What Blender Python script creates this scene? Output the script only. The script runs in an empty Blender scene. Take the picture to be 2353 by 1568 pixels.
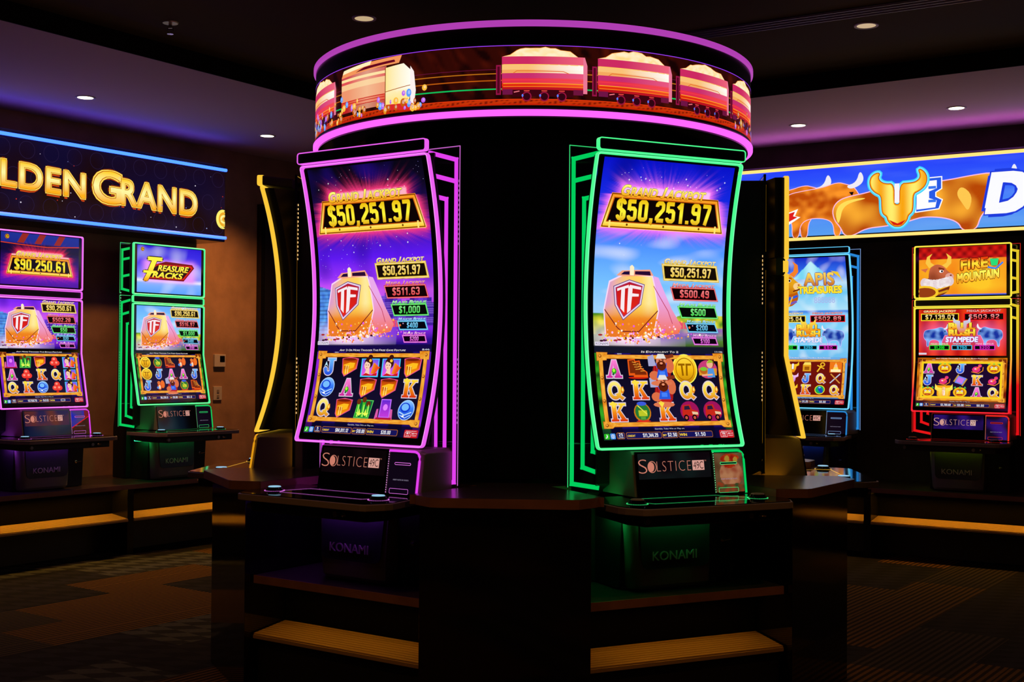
import bpy, bmesh, math, random
from mathutils import Vector, Matrix, noise
from mathutils.geometry import tessellate_polygon
PI = math.pi
scn = bpy.context.scene
COL = scn.collection
random.seed(7)

# ------------------------------------------------------------ camera, world, exposure
CAM = Vector((0.379, -6.0684, 1.3932)); YAW, PITCH, ROLL, FPX = -0.0777, 0.0164, 0.007, 2853.15
fw = Vector((math.sin(YAW)*math.cos(PITCH), math.cos(YAW)*math.cos(PITCH), math.sin(PITCH)))
rt = Vector((math.cos(YAW), -math.sin(YAW), 0)); up = rt.cross(fw)
cr, sr = math.cos(ROLL), math.sin(ROLL)
rt, up = rt*cr + up*sr, up*cr - rt*sr
cd = bpy.data.cameras.new('camera'); cam = bpy.data.objects.new('camera', cd); COL.objects.link(cam)
cam.matrix_world = Matrix(((rt.x, up.x, -fw.x, CAM.x), (rt.y, up.y, -fw.y, CAM.y), (rt.z, up.z, -fw.z, CAM.z), (0, 0, 0, 1)))
cd.sensor_fit = 'HORIZONTAL'; cd.sensor_width = 36.0; cd.lens = FPX/2353*36
scn.camera = cam
w = bpy.data.worlds.new('world'); scn.world = w; w.use_nodes = True
w.node_tree.nodes['Background'].inputs[0].default_value = (0.9, 0.55, 0.4, 1)
w.node_tree.nodes['Background'].inputs[1].default_value = 0.0015
vs = scn.view_settings
vs.view_transform = 'Standard'; vs.look = 'None'; vs.gamma = 1.0; vs.exposure = 0.0; vs.use_curve_mapping = False
DOWN_WARM = (1.0, 0.42, 0.13)     # warm tint of the ceiling downlights
DOWN_POWER = 5.0
FRONT_FILL = 10.0                       # unseen downlights added as warm fill, in front of the island and behind the viewer

# ------------------------------------------------------------ colour and material helpers
def lin(c): c /= 255.0; return c/12.92 if c <= 0.04045 else ((c+0.055)/1.055)**2.4
def S(r, g, b, k=1.0): return (lin(r)*k, lin(g)*k, lin(b)*k)
def mixc(a, b, t): t = 0 if t < 0 else 1 if t > 1 else t; return tuple(a[i]*(1-t)+b[i]*t for i in range(3))
def ramp(stops, t):
    if t <= stops[0][0]: return stops[0][1]
    for (a, ca), (b, cb) in zip(stops, stops[1:]):
        if t <= b: return mixc(ca, cb, (t-a)/(b-a))
    return stops[-1][1]
MATS = {}
def mat(name, color=(0.5,)*3, rough=0.5, metal=0.0, emit=None, strength=1.0, bump=None, var=None, spec=0.5, coat=0.0):
    if name in MATS: return MATS[name]
    m = bpy.data.materials.new(name); m.use_nodes = True; nt = m.node_tree; p = nt.nodes['Principled BSDF']
    p.inputs['Base Color'].default_value = (*color, 1); p.inputs['Roughness'].default_value = rough
    p.inputs['Metallic'].default_value = metal; p.inputs['Specular IOR Level'].default_value = spec
    p.inputs['Coat Weight'].default_value = coat
    if emit:
        p.inputs['Emission Color'].default_value = (*emit, 1); p.inputs['Emission Strength'].default_value = strength
    tc = nt.nodes.new('ShaderNodeTexCoord')
    if var:
        n = nt.nodes.new('ShaderNodeTexNoise'); n.inputs['Scale'].default_value = var[0]; n.inputs['Detail'].default_value = 6
        r = nt.nodes.new('ShaderNodeValToRGB'); r.color_ramp.elements[0].position = 0.3; r.color_ramp.elements[1].position = 0.7
        r.color_ramp.elements[0].color = (*[c*(1-var[1]) for c in color], 1); r.color_ramp.elements[1].color = (*[min(1, c*(1+var[1])) for c in color], 1)
        nt.links.new(tc.outputs['Object'], n.inputs['Vector']); nt.links.new(n.outputs['Fac'], r.inputs['Fac']); nt.links.new(r.outputs['Color'], p.inputs['Base Color'])
    if bump:
        n = nt.nodes.new('ShaderNodeTexNoise'); n.inputs['Scale'].default_value = bump[0]; n.inputs['Detail'].default_value = 4
        b = nt.nodes.new('ShaderNodeBump'); b.inputs['Strength'].default_value = bump[1]; b.inputs['Distance'].default_value = 0.005
        nt.links.new(tc.outputs['Object'], n.inputs['Vector']); nt.links.new(n.outputs['Fac'], b.inputs['Height']); nt.links.new(b.outputs['Normal'], p.inputs['Normal'])
    MATS[name] = m; return m
def neon(name, col, k=1.0, sampling='AUTO'):
    m = mat(name, (0.02, 0.02, 0.02), 0.4, emit=col, strength=k)
    m.cycles.emission_sampling = sampling; return m
def art_mat(name='display picture', rough=0.12, spec=0.35):
    if name in MATS: return MATS[name]
    m = mat(name, (0.002, 0.002, 0.002), rough, spec=spec); nt = m.node_tree; p = nt.nodes['Principled BSDF']
    a = nt.nodes.new('ShaderNodeAttribute'); a.attribute_name = 'Col'; a.attribute_type = 'GEOMETRY'
    nt.links.new(a.outputs['Color'], p.inputs['Emission Color']); p.inputs['Emission Strength'].default_value = 1.0
    m.cycles.emission_sampling = 'NONE'; return m
def attr_base_mat(name, rough=0.4):
    if name in MATS: return MATS[name]
    m = mat(name, (0.5,)*3, rough); nt = m.node_tree; p = nt.nodes['Principled BSDF']
    a = nt.nodes.new('ShaderNodeAttribute'); a.attribute_name = 'Col'
    nt.links.new(a.outputs['Color'], p.inputs['Base Color']); return m
def acrylic():
    if 'clear acrylic' in MATS: return MATS['clear acrylic']
    m = bpy.data.materials.new('clear acrylic'); m.use_nodes = True; nt = m.node_tree; nt.nodes.clear()
    o = nt.nodes.new('ShaderNodeOutputMaterial'); mx = nt.nodes.new('ShaderNodeMixShader'); t = nt.nodes.new('ShaderNodeBsdfTransparent'); g = nt.nodes.new('ShaderNodeBsdfGlossy')
    t.inputs[0].default_value = (0.75, 0.75, 0.78, 1); g.inputs['Roughness'].default_value = 0.05; mx.inputs[0].default_value = 0.06
    nt.links.new(t.outputs[0], mx.inputs[1]); nt.links.new(g.outputs[0], mx.inputs[2]); nt.links.new(mx.outputs[0], o.inputs[0])
    MATS['clear acrylic'] = m; return m
BLACK = mat('black lacquer', (0.006, 0.0055, 0.006), 0.22, bump=(60, 0.02))
BLACKM = mat('black satin', (0.008, 0.007, 0.007), 0.45, bump=(90, 0.03))
MATTE = mat('matt black board', (0.0018, 0.0013, 0.001), 0.9, spec=.05, bump=(50, .05))
GLOSS = mat('black gloss', (0.004, 0.003, 0.003), 0.07, spec=0.6)
SILVER = mat('warm silver paint', (0.28, 0.225, 0.19), 0.45, metal=0.0, bump=(300, 0.03))
HOUS = mat('black moulded plastic', (0.004, 0.0035, 0.0035), 0.55, spec=.2)
CHROME = mat('chrome', (0.7, 0.66, 0.62), 0.16, metal=1.0)
EDGE = mat('wood edge band', (0.30, 0.135, 0.075), 0.45, var=(12, 0.15))
TOPLAM = mat('dark laminate', (0.045, 0.030, 0.026), 0.28, var=(9, 0.2))

# ------------------------------------------------------------ object helpers
def link(name, me, m=None, parent=None):
    o = bpy.data.objects.new(name, me); COL.objects.link(o)
    if m is not None and me is not None: me.materials.append(m)
    if parent: o.parent = parent
    return o
def tag(o, label=None, cat=None, group=None, kind=None):
    if label: o['label'] = label
    if cat: o['category'] = cat
    if group: o['group'] = group
    if kind: o['kind'] = kind
    return o
def thing(name, label, cat, loc, rz=0, group=None):
    o = bpy.data.objects.new(name, None); COL.objects.link(o); o.location = loc; o.rotation_euler = (0, 0, rz)
    o.empty_display_size = 0.1
    return tag(o, label, cat, group)
class MB:
    def __init__(s, f=None): s.v = []; s.f = []; s.map = f or (lambda p: p)
    def add(s, vs, fs):
        b = len(s.v); s.v += [tuple(s.map(tuple(p))) for p in vs]; s.f += [tuple(b+i for i in f) for f in fs]
    def box(s, x0, x1, y0, y1, z0, z1):
        s.add([(x, y, z) for z in (z0, z1) for y in (y0, y1) for x in (x0, x1)],
              [(0, 2, 3, 1), (4, 5, 7, 6), (0, 1, 5, 4), (2, 6, 7, 3), (0, 4, 6, 2), (1, 3, 7, 5)])
    def prism(s, poly, a0, a1, plane='xy'):
        n = len(poly)
        mk = {'xy': lambda p, a: (p[0], p[1], a), 'xz': lambda p, a: (p[0], a, p[1]), 'yz': lambda p, a: (a, p[0], p[1])}[plane]
        s.add([mk(p, a0) for p in poly]+[mk(p, a1) for p in poly],
              [tuple(range(n))[::-1], tuple(range(n, 2*n))]+[(i, (i+1) % n, n+(i+1) % n, n+i) for i in range(n)])
    def loft(s, rings, cap=True, closed=True):
        n = len(rings[0]); vs = [p for r in rings for p in r]; fs = []
        for k in range(len(rings)-1):
            for i in range(n if closed else n-1):
                j = (i+1) % n; fs.append((k*n+i, k*n+j, (k+1)*n+j, (k+1)*n+i))
        if cap: fs += [tuple(range(n))[::-1], tuple(range((len(rings)-1)*n, len(rings)*n))]
        s.add(vs, fs)
    def cyl(s, c, r, z0, z1, n=32, r2=None, axis='z'):
        r2 = r if r2 is None else r2; R = []
        for rr, z in ((r, z0), (r2, z1)):
            ring = []
            for i in range(n):
                a = 2*PI*i/n; u, v_ = rr*math.cos(a), rr*math.sin(a)
                ring.append((c[0]+u, c[1]+v_, z) if axis == 'z' else (c[0]+u, z, c[1]+v_))
            R.append(ring)
        s.loft(R)
    def tube(s, pts, r, n=8, closed=False):
        P = [Vector(p) for p in pts]; m = len(P); R = []
        for i, p in enumerate(P):
            a = P[(i-1) % m] if closed or i > 0 else p; b = P[(i+1) % m] if closed or i < m-1 else p
            d = (b-a).normalized(); u = d.cross(Vector((0, 0, 1)));
            if u.length < 0.2: u = d.cross(Vector((0, 1, 0)))
            u.normalize(); w_ = d.cross(u)
            R.append([tuple(p+u*r*math.cos(2*PI*k/n)+w_*r*math.sin(2*PI*k/n)) for k in range(n)])
        if closed: R.append(R[0])
        s.loft(R, cap=not closed)
    def build(s, name, m, parent=None, smooth=False, bevel=0):
        me = bpy.data.meshes.new(name); me.from_pydata(s.v, [], s.f)
        bm = bmesh.new(); bm.from_mesh(me)
        bmesh.ops.remove_doubles(bm, verts=bm.verts, dist=1e-6)
        bmesh.ops.recalc_face_normals(bm, faces=bm.faces)
        if bevel:
            es = [e for e in bm.edges if len(e.link_faces) == 2 and e.calc_face_angle(0) > 0.6]
            bmesh.ops.bevel(bm, geom=es, offset=bevel, segments=3, affect='EDGES', profile=0.6)
        bm.to_mesh(me); bm.free()
        o = link(name, me, m, parent)
        if smooth:
            for p in me.polygons: p.use_smooth = True
            me.set_sharp_from_angle(angle=math.radians(38))
        return o
def rrect(x0, x1, z0, z1, r, n=5):
    P = []
    for cx, cz, a0 in ((x1-r, z1-r, 0), (x0+r, z1-r, 90), (x0+r, z0+r, 180), (x1-r, z0+r, 270)):
        for i in range(n+1):
            a = math.radians(a0+90*i/n); P.append((cx+r*math.cos(a), cz+r*math.sin(a)))
    return P
def loop_frame(mb, path, width, yf, yb):
    """closed neon band: path in (x,z); width inwards; yf(z), yb(z) front and back depth"""
    n = len(path); dense = []
    for i in range(n):
        a, b = path[i], path[(i+1) % n]; L = math.dist(a, b); k = max(1, int(L/0.04))
        dense += [(a[0]+(b[0]-a[0])*j/k, a[1]+(b[1]-a[1])*j/k) for j in range(k)]
    n = len(dense); R = []
    for i in range(n):
        a, b = dense[i-1], dense[(i+1) % n]; dx, dz = b[0]-a[0], b[1]-a[1]; l = math.hypot(dx, dz) or 1
        nx, nz = -dz/l, dx/l       # inward for counter-clockwise paths
        p = dense[i]; q = (p[0]+nx*width, p[1]+nz*width); e = 0.003
        R.append([(p[0], yb(p[1]), p[1]), (p[0], yf(p[1])-e, p[1]), (p[0]+nx*e, yf(p[1]), p[1]+nz*e),
                  (q[0]-nx*e, yf(q[1]), q[1]-nz*e), (q[0], yf(q[1])-e, q[1]), (q[0], yb(q[1]), q[1])])
    R.append(R[0]); mb.loft(R, cap=False)

# ------------------------------------------------------------ flat artwork: coloured polygons laid on a surface
_txt = {}
def glyphs(s, bold=0.0, shear=0.0, space=1.0):
    k = (s, bold, shear, space)
    if k in _txt: return _txt[k]
    c = bpy.data.curves.new('t', 'FONT'); c.body = s; c.size = 1; c.offset = bold; c.shear = shear; c.space_character = space
    c.fill_mode = 'BOTH'; c.resolution_u = 4; c.dimensions = '2D'
    o = bpy.data.objects.new('t', c); COL.objects.link(o)
    me = bpy.data.meshes.new_from_object(o.evaluated_get(bpy.context.evaluated_depsgraph_get()))
    me.calc_loop_triangles()
    V = [(v.co.x, v.co.y) for v in me.vertices]; T = [tuple(t.vertices) for t in me.loop_triangles]
    bpy.data.objects.remove(o); bpy.data.meshes.remove(me)
    _txt[k] = (V, T); return V, T
def ell(cx, cz, rx, rz=None, n=20, a0=0, a1=360, rot=0):
    rz = rx if rz is None else rz; c, s_ = math.cos(rot), math.sin(rot); P = []
    m = n if abs(a1-a0) >= 360 else n+1
    for i in range(m):
        a = math.radians(a0+(a1-a0)*i/n); u, v_ = rx*math.cos(a), rz*math.sin(a); P.append((cx+u*c-v_*s_, cz+u*s_+v_*c))
    return P
def rect(x0, x1, z0, z1): return [(x0, z0), (x1, z0), (x1, z1), (x0, z1)]
def smooth(P, n=2):
    for _ in range(n): P = [q for a, b in zip(P, P[1:]+P[:1]) for q in ((a[0]*.75+b[0]*.25, a[1]*.75+b[1]*.25), (a[0]*.25+b[0]*.75, a[1]*.25+b[1]*.75))]
    return P
def grow(poly, d):
    A = sum(a[0]*b[1]-b[0]*a[1] for a, b in zip(poly, poly[1:]+poly[:1])); sg = 1 if A > 0 else -1; n = len(poly); out = []
    for i in range(n):
        a, p, b = poly[i-1], poly[i], poly[(i+1) % n]
        e1 = (p[0]-a[0], p[1]-a[1]); e2 = (b[0]-p[0], b[1]-p[1]); l1 = math.hypot(*e1) or 1; l2 = math.hypot(*e2) or 1
        n1 = (sg*e1[1]/l1, -sg*e1[0]/l1); n2 = (sg*e2[1]/l2, -sg*e2[0]/l2)
        mx, mz = n1[0]+n2[0], n1[1]+n2[1]; l = math.hypot(mx, mz) or 1; k = min(2.0, 1/max(0.3, (mx*n1[0]+mz*n1[1])/l))
        out.append((p[0]+mx/l*d*k, p[1]+mz/l*d*k))
    return out
_L, _R, _B, _T, _c = .19, .81, .09, .91, .13
def _rot(ps): return [[(1-x, 1-z) for x, z in p] for p in ps]
_O = [[(_L, _B+_c*.6), (_L, _T-_c*.6), (_L+_c, _T), (_R-_c, _T), (_R, _T-_c*.6), (_R, _B+_c*.6), (_R-_c, _B), (_L+_c, _B), (_L, _B+_c*.6)]]
_S = [(_R, .77), (_R, _T-_c*.6), (_R-_c, _T), (_L+_c, _T), (_L, _T-_c*.6), (_L, .62), (_R, .40), (_R, _B+_c*.6), (_R-_c, _B), (_L+_c, _B), (_L, _B+_c*.6), (_L, .23)]
_6 = [[(_R, .80), (_R, _T-_c*.6), (_R-_c, _T), (_L+_c, _T), (_L, _T-_c*.6), (_L, _B+_c*.6), (_L+_c, _B), (_R-_c, _B), (_R, _B+_c*.6), (_R, .40), (_R-_c, .47), (_L, .47)]]
DIG = {'0': _O, '1': [[(.22, .72), (.56, .90)], [(.60, .99), (.60, .0)]], '2': [[(_L, .74), (_L, _T-_c*.6), (_L+_c, _T), (_R-_c, _T), (_R, _T-_c*.6), (_R, .62), (_L+.02, .22), (_L+.02, _B)], [(_L, _B), (_R+.1, _B)]],
 '3': [[(_L, .77), (_L, _T-_c*.6), (_L+_c, _T), (_R-_c, _T), (_R, _T-_c*.6), (_R, .6), (_R-_c, .52), (_R, .44), (_R, _B+_c*.6), (_R-_c, _B), (_L+_c, _B), (_L, _B+_c*.6), (_L, .24)], [(_R-_c, .52), (.48, .52)]],
 '4': [[(.68, .0), (.68, .99)], [(.60, .93), (_L-.03, .30)], [(_L-.06, .26), (.95, .26)]], '5': [[(_R+.02, _T), (_L, _T), (_L, .50)], [(_L, .50), (_L+_c, .58), (_R-_c, .58), (_R, .50), (_R, _B+_c*.6), (_R-_c, _B), (_L+_c, _B), (_L, _B+_c*.6), (_L, .24)]],
 '6': _6, '7': [[(_L-.08, _T), (_R, _T), (_R, .80), (.42, .0)]], '8': _O+[[(_L, .50), (_R, .50)]], '9': _rot(_6), '$': [_S, [(.5, 1.06), (.5, -.06)]], ',': [[(.5, .18), (.5, .02), (.40, -.12)]], '.': [[(.5, .0), (.5, .17)]], ':': [[(.5, .1), (.5, .25)], [(.5, .6), (.5, .75)]]}
class Art:
    def __init__(s): s.t = []; s.ox = s.oz = 0.0; s.sx = s.sz = 1.0; s.sh = 0.0; s.grid = None; s.base = 0; s.clip = None
    def tf(s, ox=0.0, oz=0.0, sx=1.0, sz=None, sh=0.0): s.ox, s.oz, s.sx, s.sz, s.sh = ox, oz, sx, sx if sz is None else sz, sh
    def P(s, p): return (s.ox+p[0]*s.sx+p[1]*s.sh, s.oz+p[1]*s.sz)
    def raw(s, V, T, col, layer, cut):
        V = [s.P(p) for p in V]; fn = callable(col); ly = s.base+layer
        if fn: c0 = col; ox, oz, sx, sz = s.ox, s.oz, s.sx, s.sz; g = lambda x, z: c0((x-ox)/sx, (z-oz)/sz)
        for a, b, c in T:
            st = [(V[a], V[b], V[c])]
            while st:
                t = st.pop(); L = [math.dist(t[0], t[1]), math.dist(t[1], t[2]), math.dist(t[2], t[0])]; i = L.index(max(L))
                if L[i] > cut:
                    p, q, r = t[i], t[(i+1) % 3], t[(i+2) % 3]; m = ((p[0]+q[0])/2, (p[1]+q[1])/2); st += [(p, m, r), (m, q, r)]
                else: s.t.append((t, [g(*p) for p in t] if fn else [col]*3, ly))
    def poly(s, P, col, layer=1, cut=0.045):
        T = tessellate_polygon([[Vector((p[0], p[1], 0)) for p in P]]); s.raw(P, T, col, layer, cut)
    def line(s, P, wd, col, layer=1, closed=False):
        P = list(P)+([P[0]] if closed else [])
        for a, b in zip(P, P[1:]):
            dx, dz = b[0]-a[0], b[1]-a[1]; l = math.hypot(dx, dz) or 1; nx, nz = -dz/l*wd/2, dx/l*wd/2; ex, ez = dx/l*wd/3, dz/l*wd/3
            s.poly([(a[0]-nx-ex, a[1]-nz-ez), (b[0]-nx+ex, b[1]-nz+ez), (b[0]+nx+ex, b[1]+nz+ez), (a[0]+nx-ex, a[1]+nz-ez)], col, layer)
    def text(s, t, x0, x1, z0, z1, col, layer=3, bold=0.03, shear=0.0, space=1.0, out=None, ow=0.045, tilt=0.0, quad=None, ext=None):
        V, T = glyphs(t, 0.0 if bold >= 0 else bold, shear, space)
        xs = [p[0] for p in V]; zs = [p[1] for p in V]; a, b, c, d = min(xs), max(xs), min(zs), max(zs)
        kx, kz = (x1-x0)/(b-a), (z1-z0)/(d-c); bx, bz = max(0, bold)*kx, max(0, bold)*kz
        def m(ux, uz): return [(x0+(p[0]-a)*kx+ux, z0+(p[1]-c)*kz+(p[0]-a)*kx*tilt+uz) for p in V]
        if ext:                       # block shadow below the letters
            dx, dz, ec = ext
            for k in range(1, 5): s.raw(m(dx*k/4, dz*k/4), T, ec, layer-1.2-k*0.05, 0.08)
        if out:
            ox, oz = bx+ow*kx, bz+ow*kz
            for k in range(8): q = k*PI/4; s.raw(m(ox*math.cos(q), oz*math.sin(q)), T, out, layer-1, 0.05)
        ct = 0.03 if callable(col) else 0.06
        if bold > 0.005:
            for ux, uz in ((bx, bz), (-bx, bz), (bx, -bz), (-bx, -bz), (0, bz), (0, -bz)): s.raw(m(ux, uz), T, col, layer, ct)
        s.raw(m(0, 0), T, col, layer, ct)
    def inner(s, t, x0, x1, z0, z1, col, layer, b0, b1, tilt):
        s.text(t, x0, x1, z0, z1, col, layer, bold=b1, space=1.08, tilt=tilt)
    def digits(s, t, x0, x1, z0, z1, col, layer=6, out=None, ow=.1, shear=0.0):
        wds = [.52 if c in ',.:' else .80 if c == '1' else 1.0 for c in t]; u = (x1-x0)/(sum(wds)+.10*(len(t)-1)); h = z1-z0; x = x0
        for c, wd in zip(t, wds):
            off = x-(1-wd)*u*.5
            for p in DIG.get(c, []):
                q = [(off+a*u+shear*b_*h, z0+b_*h) for a, b_ in p]; th = min(u*.36, h*.19)*(1 if c != '$' or len(p) > 2 else .5)
                for lw, cc, ly in ([(th+ow*u*2, out, layer-1)] if out else [])+[(th, col, layer)]:
                    for a, b in zip(q, q[1:]):
                        dx, dz = b[0]-a[0], b[1]-a[1]; l = math.hypot(dx, dz) or 1; nx, nz = -dz/l*lw/2, dx/l*lw/2
                        s.poly([(a[0]-nx, a[1]-nz), (b[0]-nx, b[1]-nz), (b[0]+nx, b[1]+nz), (a[0]+nx, a[1]+nz)], cc, ly, .02)
                    for a in (q[1:-1] if q[0] != q[-1] else q[1:]): s.poly(ell(a[0], a[1], lw/2, n=10), cc, ly, .02)
            x += u*(wd+.10)
    def caps(s, t, x0, x1, z0, z1, col, layer=3, out=None, **kw):
        """big initials, smaller capitals"""
        words = t.split(' '); n = sum(len(q)+0.35 for q in words)+0.55*(len(words)-1); u = (x1-x0)/n; x = x0
        for q in words:
            if q[0].isdigit(): s.digits(q, x, x+u*1.3*len(q), z0, z1, col, layer); x += u*(1.36*len(q)+.55); continue
            iw = {'I': .5, 'J': .85, 'M': 1.5, 'A': 1.4, 'T': 1.15, 'B': 1.1, 'F': 1.0}.get(q[0], 1.28)
            s.text(q[0], x, x+u*iw, z0, z1, col, layer, out=out, **kw); x += u*(iw+.08)
            if len(q) > 1: s.text(q[1:], x, x+u*(len(q)-1), z0, z0+(z1-z0)*0.8, col, layer, out=out, **kw)
            x += u*(len(q)-1)+u*0.55
    def paint(s, x0, x1, z0, z1, fn, dx=0.004, dz=None):
        dz = dz or dx; nx = max(1, round((x1-x0)/dx)); nz = max(1, round((z1-z0)/dz)); s.grid = (s.grid or [])+[(x0, x1, z0, z1, nx, nz, fn)]
    def build(s, name, f, m, parent=None, step=0.0004):
        vs, fs, cs = [], [], []
        for (x0, x1, z0, z1, nx, nz, fn) in (s.grid or []):
            b = len(vs); C = []
            for j in range(nz+1):
                for i in range(nx+1):
                    x = x0+(x1-x0)*i/nx; z = z0+(z1-z0)*j/nz; vs.append(f(x, z, 0)); C.append(fn(x, z))
            for j in range(nz):
                for i in range(nx):
                    q = (j*(nx+1)+i, j*(nx+1)+i+1, (j+1)*(nx+1)+i+1, (j+1)*(nx+1)+i); fs.append(tuple(b+k for k in q)); cs += [C[k] for k in q]
        for t, c, ly in s.t:
            if s.clip:
                X0, X1, Z0, Z1 = s.clip; cx = sum(p[0] for p in t)/3; cz = sum(p[1] for p in t)/3
                if not (X0 < cx < X1 and Z0 < cz < Z1): continue
                t = [(min(max(p[0], X0), X1), min(max(p[1], Z0), Z1)) for p in t]
            b = len(vs); a = (t[1][0]-t[0][0])*(t[2][1]-t[0][1])-(t[2][0]-t[0][0])*(t[1][1]-t[0][1])
            if abs(a) < 1e-12: continue
            if a < 0: t = [t[0], t[2], t[1]]; c = [c[0], c[2], c[1]]
            vs += [f(p[0], p[1], (ly+0.6)*step) for p in t]; fs.append((b, b+1, b+2)); cs += c
        me = bpy.data.meshes.new(name); me.from_pydata(vs, [], fs)
        at = me.color_attributes.new('Col', 'FLOAT_COLOR', 'CORNER')
        at.data.foreach_set('color', [k for c in cs for k in (c[0], c[1], c[2], 1.0)])
        return link(name, me, m, parent)
def vgrad(stops): return lambda x, z: ramp(stops, z)
def nz3(x, z, sc, seed=0.0): return noise.noise(Vector((x*sc, z*sc, seed)))

WHITE = S(255, 255, 255); GOLD = S(255, 214, 40); YEL = S(255, 240, 60); ORA = S(240, 120, 15); RED = S(225, 25, 30); DK = S(12, 4, 10)
# ------------------------------------------------------------ reel symbols (unit box, centre 0, size about 1)
def letter(A, ch, cx, cz, s):
    ar = lambda a0, a1, rx, rz, wx, wz, X, Z, n=12: [[(X+rx*math.cos(math.radians(a)), Z+rz*math.sin(math.radians(a))), (X+rx*math.cos(math.radians(b)), Z+rz*math.sin(math.radians(b))),
            (X+(rx-wx)*math.cos(math.radians(b)), Z+(rz-wz)*math.sin(math.radians(b))), (X+(rx-wx)*math.cos(math.radians(a)), Z+(rz-wz)*math.sin(math.radians(a)))] for a, b in [(a0+(a1-a0)*k/n, a0+(a1-a0)*(k+1)/n) for k in range(n)]]
    L = {'A': [[(.10, .08), (.28, .08), (.56, 1), (.40, 1)], [(.58, .08), (.90, .08), (.66, 1), (.42, 1)], rect(.26, .7, .3, .42), rect(0, .38, 0, .12), rect(.5, 1, 0, .12)],
         'K': [rect(.1, .38, 0, 1), rect(0, .48, 0, .12), rect(0, .48, .88, 1), [(.36, .42), (.52, .5), (.92, .95), (.7, .95)], [(.42, .56), (.58, .66), (.98, .05), (.68, .05)], rect(.55, 1, .88, 1), rect(.55, 1.03, 0, .12)],
         'Q': ar(0, 360, .43, .5, .2, .2, .43, .5, 24)+[[(.45, .3), (.6, .36), (1.02, .1), (.85, -.04)]],
         'J': [rect(.45, .75, .3, 1), rect(.3, .92, .88, 1)]+ar(180, 360, .35, .32, .24, .2, .40, .32)+[ell(.16, .36, .14, .12, 10)]}[ch]
    g = {'A': [(0, S(200, 30, 150)), (1, S(255, 130, 215))], 'K': [(0, S(215, 35, 15)), (.5, S(245, 140, 20)), (1, S(255, 225, 60))],
         'Q': [(0, S(225, 130, 30)), (.5, S(250, 215, 60)), (1, S(255, 240, 140))], 'J': [(0, S(20, 60, 220)), (1, S(110, 190, 255))]}[ch]
    ow = S(220, 205, 225)
    ox, oz, sx, sz = A.ox, A.oz, A.sx, A.sz
    A.ox, A.oz, A.sx, A.sz = ox+(cx-.48*s)*sx, oz+(cz-.5*s)*sz, s*sx, s*sz
    for p in L: A.poly(grow(p, .05), ow, 3)
    for p in L: A.poly(p, vgrad(g), 4, 0.012)
    if ch == 'A': A.poly(ell(.5, .38, .16, .17, 8), S(40, 160, 30), 5); A.poly(ell(.48, .42, .09, .1, 8), S(170, 255, 60), 6)
    if ch == 'K': A.poly([(.02, 1.02), (.2, 1.1), (.42, 1.0), (.24, .72)], S(255, 225, 70), 5)
    if ch == 'Q': A.poly([(.92, .3), (1.04, .5), (.98, .72), (.84, .7), (.8, .42)], S(240, 140, 30), 5); A.poly(ell(.93, .55, .06, .1, 8), S(255, 235, 120), 6)
    if ch == 'J': A.poly([(.04, .5), (.2, .62), (.34, .5), (.2, .82)], S(190, 235, 255), 5)
    A.ox, A.oz, A.sx, A.sz = ox, oz, sx, sz
def sub(A, cx, cz, s, fn, sx=None):
    st = (A.ox, A.oz, A.sx, A.sz)
    A.ox, A.oz, A.sx, A.sz = st[0]+cx*st[2], st[1]+cz*st[3], st[2]*(sx or s), st[3]*s
    fn(); A.ox, A.oz, A.sx, A.sz = st
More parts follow.
